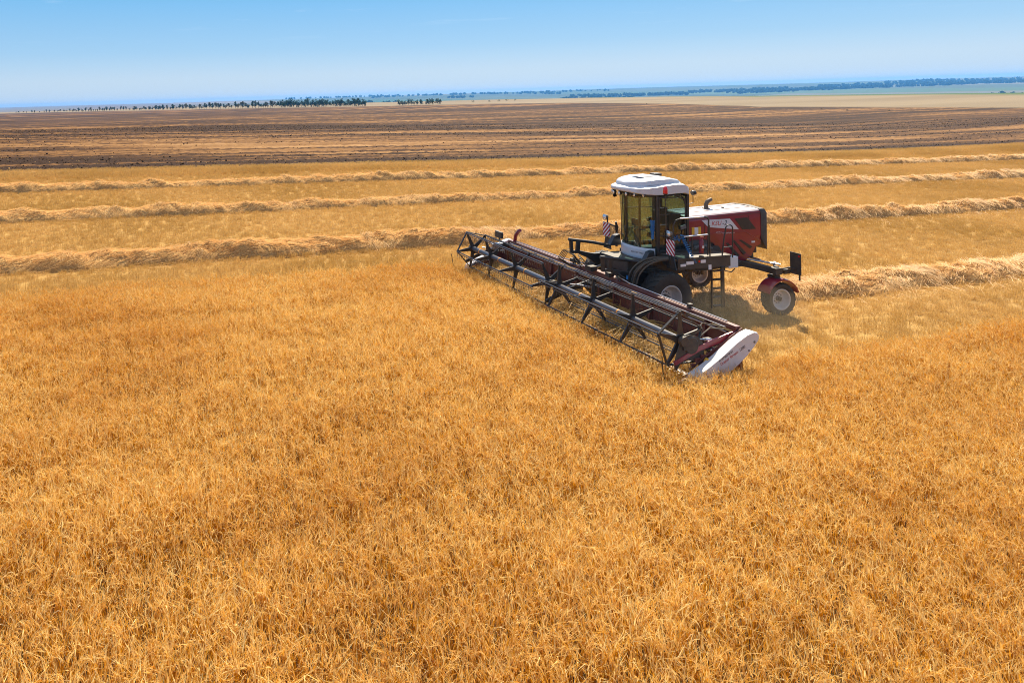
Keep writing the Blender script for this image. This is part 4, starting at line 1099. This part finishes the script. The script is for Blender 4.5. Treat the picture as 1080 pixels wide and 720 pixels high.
# reel: two halves of five bats, offset from each other
RX, RZ, RR = 3.23, 1.15, .74
rl = empty('reel', Matrix.Identity(4)); rl.parent = H
def half_reel(y0, y1, ph, spiders):
    mb = MB(); mb.tube([(RX, y0, RZ), (RX, y1, RZ)], .094, 20); mb.build('reel_tube', TUBEM, rl)
    for y in spiders[:-1] if y0 < 0 else spiders[1:]:
        yy = y + (.62 if y0 < 0 else -.62)
        MB().lathe((RX, yy, RZ), [(.095, -.026), (.098, -.024), (.098, .024), (.095, .026)], 20).build('band', ORANGE, rl)
    P = [(RX + RR * math.cos(ph + 2 * PI * k / 5), RZ + RR * math.sin(ph + 2 * PI * k / 5)) for k in range(5)]
    for k, (x, z) in enumerate(P):
        mb = MB(); mb.tube([(x, y0, z), (x, y1, z)], .024, 8); mb.tube([(x + .075 * math.sin(ph + 2 * PI * k / 5), y0, z - .075 * math.cos(ph + 2 * PI * k / 5)), (x + .075 * math.sin(ph + 2 * PI * k / 5), y1, z - .075 * math.cos(ph + 2 * PI * k / 5))], .014, 6)
        n = int(abs(y1 - y0) / .155)
        for q in range(n):                                            # spring tines
            y = y0 + (y1 - y0) * (q + .5) / n
            mb.tube([(x, y, z - .02), (x + .015, y, z - .12), (x - .02, y, z - .25)], [.009, .008, .005], 4)
        mb.build('bat', BLACK if k % 2 else paint_bat, rl)
    for i, y in enumerate(spiders):
        mb = MB(); end = (i == 0 and y0 < 0) or (i == len(spiders) - 1 and y0 > 0)
        mb.lathe((RX, y, RZ), [(.001, -.03), (.17, -.03), (.17, .03), (.001, .03)], 20)
        for k, (x, z) in enumerate(P):
            d = Vector((x - RX, 0, z - RZ)).normalized(); p = Vector((-d.z, 0, d.x)); c = Vector((RX, y, RZ))
            t = .022
            a0, a1 = c + d * .10, c + d * (RR + .02)
            mb.hull([[a0 + p * .085 + Vector((0, -t, 0)), a0 - p * .085 + Vector((0, -t, 0)), a0 - p * .085 + Vector((0, t, 0)), a0 + p * .085 + Vector((0, t, 0))], [a1 + p * .028 + Vector((0, -t, 0)), a1 - p * .028 + Vector((0, -t, 0)), a1 - p * .028 + Vector((0, t, 0)), a1 + p * .028 + Vector((0, t, 0))]])
            if end:
                x2, z2 = P[(k + 1) % 5]; mb.bar((x, y, z), (x2, y, z2), .035, .07, up=(0, 1, 0))
        mb.build('reel_spider', BLACK, rl, bevel=.004)
paint_bat = paint('bat_steel', (0.05, 0.055, 0.065), 0.32, metal=.4, coat=.3, dust=.08)
half_reel(-5.84, -.16, math.radians(66), [-5.80, -4.25, -2.4, -.30])
half_reel(.16, 5.84, math.radians(90), [.30, 2.12, 3.95, 5.80])
# reel support arms
for y, mt in ((-5.93, BLACK), (0.0, BLACK), (5.92, RED)):
    mb = MB(); o = .03 if y else .045
    mb.prism([(1.36, 1.30), (1.42, 1.14), (1.75, 1.06), (2.7, .86), (3.52, .56), (3.56, .66), (2.75, .99), (1.80, 1.22)], y - o, y + o)
    ra = mb.build('reel_arm', mt, H, bevel=.01)
    mb = MB(); mb.tube([(1.75, y - .08 if y > 0 else y + .08, .95), (2.45, y - .08 if y > 0 else y + .08, 1.10)], .04, 10); mb.tube([(2.4, y - .08 if y > 0 else y + .08, 1.09), (2.8, y - .08 if y > 0 else y + .08, 1.16)], .02, 8); mb.build('arm_cylinder', STEEL, ra)
    mb = MB(); mb.lathe((RX, y, RZ), [(.001, -.07), (.13, -.07), (.13, .07), (.001, .07)], 18); mb.box((RX - .12, y, RZ - .12), (.30, .10, .22)); mb.build('bearing_block', BLACKD, ra, bevel=.01)
mb = MB()                                                             # big drive plate at the near end of the reel
mb.prism([(3.05, 1.30), (2.74, 1.22), (2.56, 1.02), (2.56, .62), (2.62, .48), (2.72, .46), (2.84, .60), (3.10, .66), (3.34, .58), (3.46, .42), (3.54, .46), (3.50, .72), (3.40, 1.0), (3.25, 1.26)], 5.90, 5.925)
mb.lathe((2.98, 5.93, 1.02), [(.001, .03), (.2, .03), (.24, 0), (.24, -.04)], 24); mb.box((2.3, 5.75, .95), (.22, .12, .3)); mb.build('drive_plate', BLACKD, H, bevel=.008)
mb = MB(); g = random.Random(8)                                          # drive chain, guards and tensioners behind the near shield
for k in range(9):
    t = k / 8; mb.box((1.5 + 1.5 * t, 5.96 + g.uniform(-.02, .02), 1.16 - .62 * t + g.uniform(-.05, .05)), (g.uniform(.10, .22), .05, g.uniform(.06, .14)))
mb.bar((1.4, 5.97, 1.30), (3.1, 5.97, .42), .04, .05)
mb.build('chain_guard', DRED, H, bevel=.006)
for (x, z, r) in ((1.55, 1.12, .12), (2.25, .82, .09), (2.75, .6, .07)): MB().lathe((x, 5.93, z), [(.001, .03), (r, .03), (r, -.02), (.001, -.02)], 18).build('sprocket', STEEL, H)
mb = MB(); mb.tube([(1.8, 5.82, 1.30), (2.2, 5.76, 1.36), (2.6, 5.78, 1.15)], .022, 6); mb.tube([(1.7, 5.70, 1.32), (2.3, 5.6, 1.45), (2.8, 5.76, 1.2)], .018, 6); mb.tube([(1.9, 5.8, .9), (2.3, 5.82, .75), (2.5, 5.8, .9)], .022, 6); mb.build('hose', HOSE, H)

# end sheets and white shields
for s in (1, -1):
    y0, y1 = (5.99, 6.02) if s > 0 else (-6.02, -5.99)
    MB().prism([(1.36, 1.36), (1.36, .24), (2.9, .09), (3.55, .10), (3.3, .30), (2.6, .62), (1.75, 1.18)], y0, y1).build('end_sheet', DRED, H, bevel=.006)
    outl = [(3.36, .24), (3.30, .40), (2.90, .56), (2.44, .80), (1.90, 1.13), (1.55, 1.30), (1.32, 1.36), (1.20, 1.33), (1.14, 1.24), (1.17, 1.14), (1.32, .98), (1.56, .78), (1.84, .58), (2.14, .40), (2.42, .27), (3.2, .19)]
    n = len(outl); cx = sum(a for a, b in outl) / n; cz = sum(b for a, b in outl) / n
    def ring(k, y): return [(cx + (a - cx) * k, y, cz + (b - cz) * k) for a, b in outl]
    ya, yb = (6.10, 6.38) if s > 0 else (-6.10, -6.38); q = s
    sh = MB().hull([ring(.985, ya), ring(1.0, yb - .05 * q), ring(.992, yb - .018 * q), ring(.97, yb)]).build('end_shield', WHITE, H, sharp=24)
    for lx_, lz_, lr in ((1.33, 1.10, .03), (1.52, .90, .022)): MB().lathe((lx_, yb, lz_), [(.001, .012 * q), (lr, .012 * q), (lr + .004, -.01 * q)], 12).build('latch', GREY, sh)
    if s > 0:
        D = Vector((-.88, 0, .42)).normalized(); U = Vector((.42, 0, .88)).normalized()
        text('lettering', 'ROSTSELMASH', .075, Vector((2.50, yb + .003, .70)), D, U, INKK, sh, sx=1.0)
        text('lettering', 'Draper Stream', .105, Vector((2.46, yb + .003, .60)), D, U, INKR, sh, shear=.15)
        text('lettering', '1200', .105, Vector((1.83, yb + .003, .90)), D, U, INKK, sh, shear=.15)
    mb = MB(); mb.hull([[(3.2, s * 6.0, .08), (3.2, s * 6.12, .08), (3.2, s * 6.12, .30), (3.2, s * 6.0, .30)], [(3.95, s * 6.04, .07), (3.95, s * 6.06, .07), (3.95, s * 6.06, .11), (3.95, s * 6.04, .11)]]); mb.build('crop_divider', DRED, H, bevel=.01)
    MB().tube([(3.90, s * 6.05, .1), (4.02, s * 6.06, .5), (4.08, s * 6.1, .92)], .014, 6).build('divider_rod', BLACK, H)
mb = MB(); mb.lathe((2.62, 6.10, .66), [(.001, .06), (.05, .05), (.055, -.05)], 12); mb.build('side_lamp', YELLOW, H)
mb = MB(); mb.box((1.95, -5.95, 1.62), (.12, .50, .26)); mb.tube([(1.9, -5.95, 1.3), (1.95, -5.95, 1.55)], .03, 6); mb.build('marker_board', BLACKD, H, bevel=.05)
mb = MB(); mb.tube([(1.45, -5.55, 1.36), (1.42, -5.50, 1.66), (1.40, -5.30, 1.86), (1.40, -5.20, 1.90)], [.075, .075, .075, .07], 8); mb.build('drive_guard', RED, H)
mb = MB(); mb.tube([(1.9, -6.0, .55), (2.6, -6.0, .62), (3.0, -6.0, .50)], .04, 8); mb.box((2.1, -5.9, 1.18), (.5, .2, .2)); mb.build('knife_drive', STEEL, H)

# crop lying on the belts on its way to the middle
def deck_straw():
    g = np.random.default_rng(31); rb = Ribbons()
    for k in range(9500):
        y = g.uniform(-5.8, 5.8); x = g.uniform(1.65, 2.72); z = .46 - (x - 1.62) * .20 + abs(g.normal(0, .11)) * (1.2 - .5 * abs(y) / 6) + .02
        a = g.normal(PI / 2, .55); d = np.array([math.cos(a), math.sin(a), g.normal(0, .18)]); L = g.uniform(.10, .30)
        c = np.array([x, y, z]); s = np.array([-math.sin(a) * .8, math.cos(a) * .8, .6])
        p0, p1 = c - d * L, c + d * L
        p0[0] = np.clip(p0[0], 1.6, 2.95); p1[0] = np.clip(p1[0], 1.6, 2.95)
        rb.add([p0, c, p1], [.010, .012, .010], s, 0)
    for k in range(900):                                     # stalks being swept in by the reel
        y = g.uniform(-5.8, 5.8); c = np.array([g.uniform(2.75, 3.75), y, g.uniform(.30, .62)]); a = g.normal(PI, .5); el = g.normal(.5, .5)
        d = np.array([math.cos(a) * math.cos(el), math.sin(a) * math.cos(el), math.sin(el)]); L = g.uniform(.12, .28)
        rb.add([c - d * L, c, c + d * L], [.009, .010, .012], np.array([-math.sin(a), math.cos(a), .2]), 0)
    v, f, mi = rb.data()
    o = mesh_np('cut_straw', v, [(4, f)], M_STUB); o.matrix_world = MW
    tag(o, 'loose cut wheat straw lying on the belts of the header', 'cut straw', kind='stuff')
deck_straw()

# ------------------------------------------------------------------ far trees, bushes, woods, farm, haze
def leaf_mat(name, c0, c1):
    mt, nt, out = new_mat(name)
    geo = node(nt, 'ShaderNodeNewGeometry'); oi = node(nt, 'ShaderNodeObjectInfo')
    r = mth(nt, 'FRACT', mth(nt, 'ADD', geo.outputs['Random Per Island'], oi.outputs['Random']))
    col = mixc(nt, r, c0, c1)
    d = node(nt, 'ShaderNodeBsdfDiffuse'); t = node(nt, 'ShaderNodeBsdfTranslucent')
    nt.links.new(col, d.inputs[0]); nt.links.new(col, t.inputs[0])
    mx = node(nt, 'ShaderNodeMixShader'); mx.inputs[0].default_value = 0.25
    nt.links.new(d.outputs[0], mx.inputs[1]); nt.links.new(t.outputs[0], mx.inputs[2])
    nt.links.new(mx.outputs[0], out.inputs[0])
    return mt
M_LEAFD = leaf_mat('dark_foliage', (0.024, 0.050, 0.030), (0.055, 0.090, 0.042))
M_LEAFP = leaf_mat('dry_foliage', (0.060, 0.075, 0.030), (0.16, 0.13, 0.06))
M_BARK = paint('bark', (0.16, 0.13, 0.10), 0.9, dust=0.1)

def tree_meshes(seed, leafm, wid, low):
    """unit-height crown and trunk: leaf clumps spread through an uneven crown"""
    g = np.random.default_rng(seed); vs_, fs = [], []; n = 0
    lobes = [(g.normal(0, wid * 0.28), g.normal(0, wid * 0.28), g.uniform(low + 0.1, 0.86), g.uniform(0.45, 0.8) * wid * 0.5) for _ in range(9)]
    lobes.append((0, 0, 0.88, wid * 0.22))
    for (cx, cy, cz, r) in lobes:
        for _ in range(26):
            u = g.normal(0, 1, 3); u /= np.linalg.norm(u)
            p = np.array([cx, cy, cz]) + u * r * g.uniform(0.5, 1.05) * [1, 1, 1.25]
            s = g.uniform(0.025, 0.05); a = g.normal(0, 1, 3); a /= np.linalg.norm(a); b = np.cross(a, g.normal(0, 1, 3)); b /= np.linalg.norm(b)
            vs_ += [p - a * s - b * s, p + a * s - b * s, p + a * s + b * s, p - a * s + b * s]; fs.append([n, n + 1, n + 2, n + 3]); n += 4
    crown = mesh_np('crown', np.array(vs_), [(4, np.array(fs))], leafm)
    mb = MB(); mb.tube([(0, 0, -0.04), (0.005, 0, low), (0.01, 0.01, 0.6), (0, 0.02, 0.9)], [0.030, 0.024, 0.014, 0.005], 6)
    for k in range(4):
        a = g.uniform(0, 2 * PI); z = g.uniform(low, 0.6); mb.tube([(0, 0, z), (math.cos(a) * wid * .3, math.sin(a) * wid * .3, z + .18)], [0.010, 0.004], 5)
    trunk = mb.build('trunk', M_BARK)
    return crown, trunk
KINDS = {}
def tree(kind, x, y, h, label, group, cat='tree', name='tree'):
    g = random.choice(KINDS[kind])
    z = float(height(x, y))
    root = empty(name, Matrix.LocRotScale(Vector((x, y, z - 0.1)), Matrix.Rotation(random.uniform(0, 6.28), 3, 'Z').to_quaternion(), Vector((h * random.uniform(.85, 1.2),) * 2 + (h,))))
    tag(root, label, cat, group)
    for src in g:
        c = src.copy(); COL.objects.link(c); c.parent = root
def kinds(key, leafm, wid, low, seeds):
    KINDS[key] = [tree_meshes(s, leafm, wid, low) for s in seeds]
kinds('poplar', M_LEAFD, 0.50, 0.22, (1, 2, 3)); kinds('pale', M_LEAFP, 0.42, 0.2, (4, 5, 6)); kinds('dense', M_LEAFD, 0.62, 0.12, (7, 8, 9, 10)); kinds('bush', M_LEAFD, 1.1, 0.0, (12, 13))
def at(u, d): return CAM[0] + (u - 374) / 786.3 * d, CAM[1] + d
def lerp_d(u): return float(np.interp((u - 374) / 786.3, TAN, EDGE))
rt = random.Random(4)
u = 16.0
while u < 300:                                           # thin shelterbelt beyond the worked field
    d = lerp_d(u) + 25 + rt.uniform(0, 14)
    px = float(np.interp(u, [0, 60, 150, 270, 300], [3.0, 4.2, 6.0, 8.6, 8.0])) * rt.uniform(0.5, 1.12)
    pale = rt.random() < (0.75 if u < 75 else 0.42)
    x, y = at(u, d)
    tree('pale' if pale else 'poplar', x, y, 0.85 * px * d / 786.3,
         'small thin dry-leaved tree in the sparse far shelterbelt' if pale else 'small dark upright tree in the sparse far shelterbelt', 'trees of the sparse far shelterbelt')
    u += rt.uniform(1.2, 3.9) if u > 70 else rt.uniform(2, 6)
u = 297.0
while u < 384:
    d = lerp_d(u) + 25 + rt.uniform(0, 22)
    x, y = at(u, d)
    tree('dense', x, y, rt.uniform(5.2, 8.4) * d / 786.3, 'dark tree in the dense clump at the end of the far shelterbelt', 'trees of the dense far clump')
    u += rt.uniform(1.6, 3.0)
for lab, us in (('dark tree in the first small far clump right of the shelterbelt', (419, 422.5, 426, 429, 432, 434.5)), ('dark tree in the pair of far trees right of the small clump', (438.5, 442)),
                ('dark tree in the tallest group of far trees on the field margin', (448.5, 451.5, 454)), ('low dark tree in the last far pair on the field margin', (459, 462.5))):
    for uu in us:
        d = lerp_d(uu) + 20 + rt.uniform(0, 10); x, y = at(uu, d)
        tree('dense', x, y, (6.5 if 'tallest' in lab else 5.2) * rt.uniform(.85, 1.15) * d / 786.3, lab, 'far clumps on the field margin')
for uu in (497, 514, 524, 532, 541):
    d = 640 + rt.uniform(0, 40); x, y = at(uu, d)
    tree('bush', x, y, 2.0 * d / 786.3, 'tiny dark bush on the pale strip beyond the worked field', 'bushes on the pale strip', 'bush', 'bush')
for uu, d in ((679, 362), (862, 232), (889, 219), (933, 205)):
    x, y = at(uu, d)
    tree('bush', x, y, 0.5, 'low dark tuft on the right margin of the worked field', 'tufts on the field margin', 'bush', 'bush')
for k in KINDS.values():
    for p in k:
        for o in p: bpy.data.objects.remove(o)

def make_woods():
    g = np.random.default_rng(77); V = []; F = []; n = 0
    bands = [(588, 640, 3300, 40), (600, 690, 3900, 70), (640, 668, 3000, 30), (686, 722, 4000, 60), (724, 830, 4300, 120), (770, 860, 3900, 90), (840, 935, 3900, 110),
             (860, 1100, 4500, 230), (900, 1150, 4100, 200), (560, 590, 5200, 20), (930, 1180, 5000, 160), (500, 640, 5600, 60), (390, 520, 5600, 70), (470, 500, 4300, 14),
             (700, 830, 1900, 26), (840, 1060, 1750, 34), (600, 700, 2300, 26), (1000, 1100, 2100, 20), (300, 420, 6400, 60), (380, 420, 2600, 16)]
    for (u0, u1, d0, cnt) in bands:
        for k in range(cnt):
            uu = g.uniform(u0, u1); d = d0 + g.normal(0, 90) + 250 * (vnoise(uu / 30.0, d0, 4) - .5)
            x, y = at(uu, d); z = float(height(x, y)); hh = g.uniform(9, 17) * (0.5 if d < 2500 else 1)
            for q in range(34):
                w = g.normal(0, 1, 3); w /= np.linalg.norm(w)
                p = np.array([x, y, z + hh * 0.48]) + w * [hh * .62, hh * .62, hh * .5] * g.uniform(0.6, 1)
                s = hh * 0.21; a = g.normal(0, 1, 3); a /= np.linalg.norm(a); b = np.cross(a, g.normal(0, 1, 3)); b /= np.linalg.norm(b)
                V += [p - a * s - b * s, p + a * s - b * s, p + a * s + b * s, p - a * s + b * s]; F.append([n, n + 1, n + 2, n + 3]); n += 4
    o = mesh_np('far_woods', np.array(V), [(4, np.array(F))], M_LEAFD)
    tag(o, 'distant woods and tree belts across the hazy valley', 'woods', kind='stuff')
make_woods()

M_WALLW = paint('limewash', (0.80, 0.78, 0.74), 0.8, dust=0.1)
M_ROOFG = paint('sheet_roof', (0.45, 0.45, 0.46), 0.5, dust=0.1)
for uu, d, L, W, lab in ((871, 1900, 22, 10, 'tiny white farm building at the left of the distant valley farm'), (876.5, 1930, 12, 9, 'smaller white farm building in the middle of the distant farm'), (881, 1880, 26, 10, 'long white farm building at the right of the distant farm')):
    x, y = at(uu, d); z = float(height(x, y))
    root = tag(empty('farm_building', Matrix.Translation((x, y, z))), lab, 'farm building', 'buildings of the distant farm')
    MB().box((0, 0, 2), (L, W, 4.4)).build('wall', M_WALLW, root)
    MB().prism([(-W / 2 - .5, 4.22), (W / 2 + .5, 4.22), (0, 6.8)], -L / 2 - .4, L / 2 + .4, 'x').build('roof', M_ROOFG, root)

def make_haze():
    mb = MB(); top = 30.0 + GZ1
    z0 = GZ0 - 1.0
    mb.box((CAM[0], CAM[1], (z0 + top) / 2), (18300, 18300, top - z0))
    mt, nt, out = new_mat('haze_air')
    v = node(nt, 'ShaderNodeVolumePrincipled')
    v.inputs['Color'].default_value = (0.13, 0.44, 1.0, 1)
    v.inputs['Density'].default_value = HAZE_D
    v.inputs['Anisotropy'].default_value = 0.2
    nt.links.new(v.outputs[0], out.inputs['Volume'])
    o = mb.build('haze', mt)
    tag(o, 'thin pale blue haze lying over the whole plain', 'haze', kind='stuff')
HAZE_D = 0.0001
make_haze()

# dust hanging behind the header on the near side of the machine
dmt, dnt, dout = new_mat('dust_cloud')
dv = node(dnt, 'ShaderNodeVolumePrincipled'); dv.inputs['Color'].default_value = (0.86, 0.70, 0.48, 1)
dv.inputs['Density'].default_value = 0.045; dv.inputs['Anisotropy'].default_value = 0.3
dnt.links.new(dv.outputs[0], dout.inputs['Volume'])
mb = MB()
mb.lathe((0, 0, 0), [(math.sin(a), -math.cos(a)) for a in np.linspace(0.02, PI - 0.02, 14)], 28, 'z', cap=True)
du = mb.build('dust', dmt)
du.matrix_world = MW @ Matrix.Translation((-1.3, 2.7, 0.45)) @ Matrix.Diagonal((3.4, 1.7, 1.05, 1))
tag(du, 'faint brown dust hanging beside the ladder and near wheels', 'dust', kind='stuff')
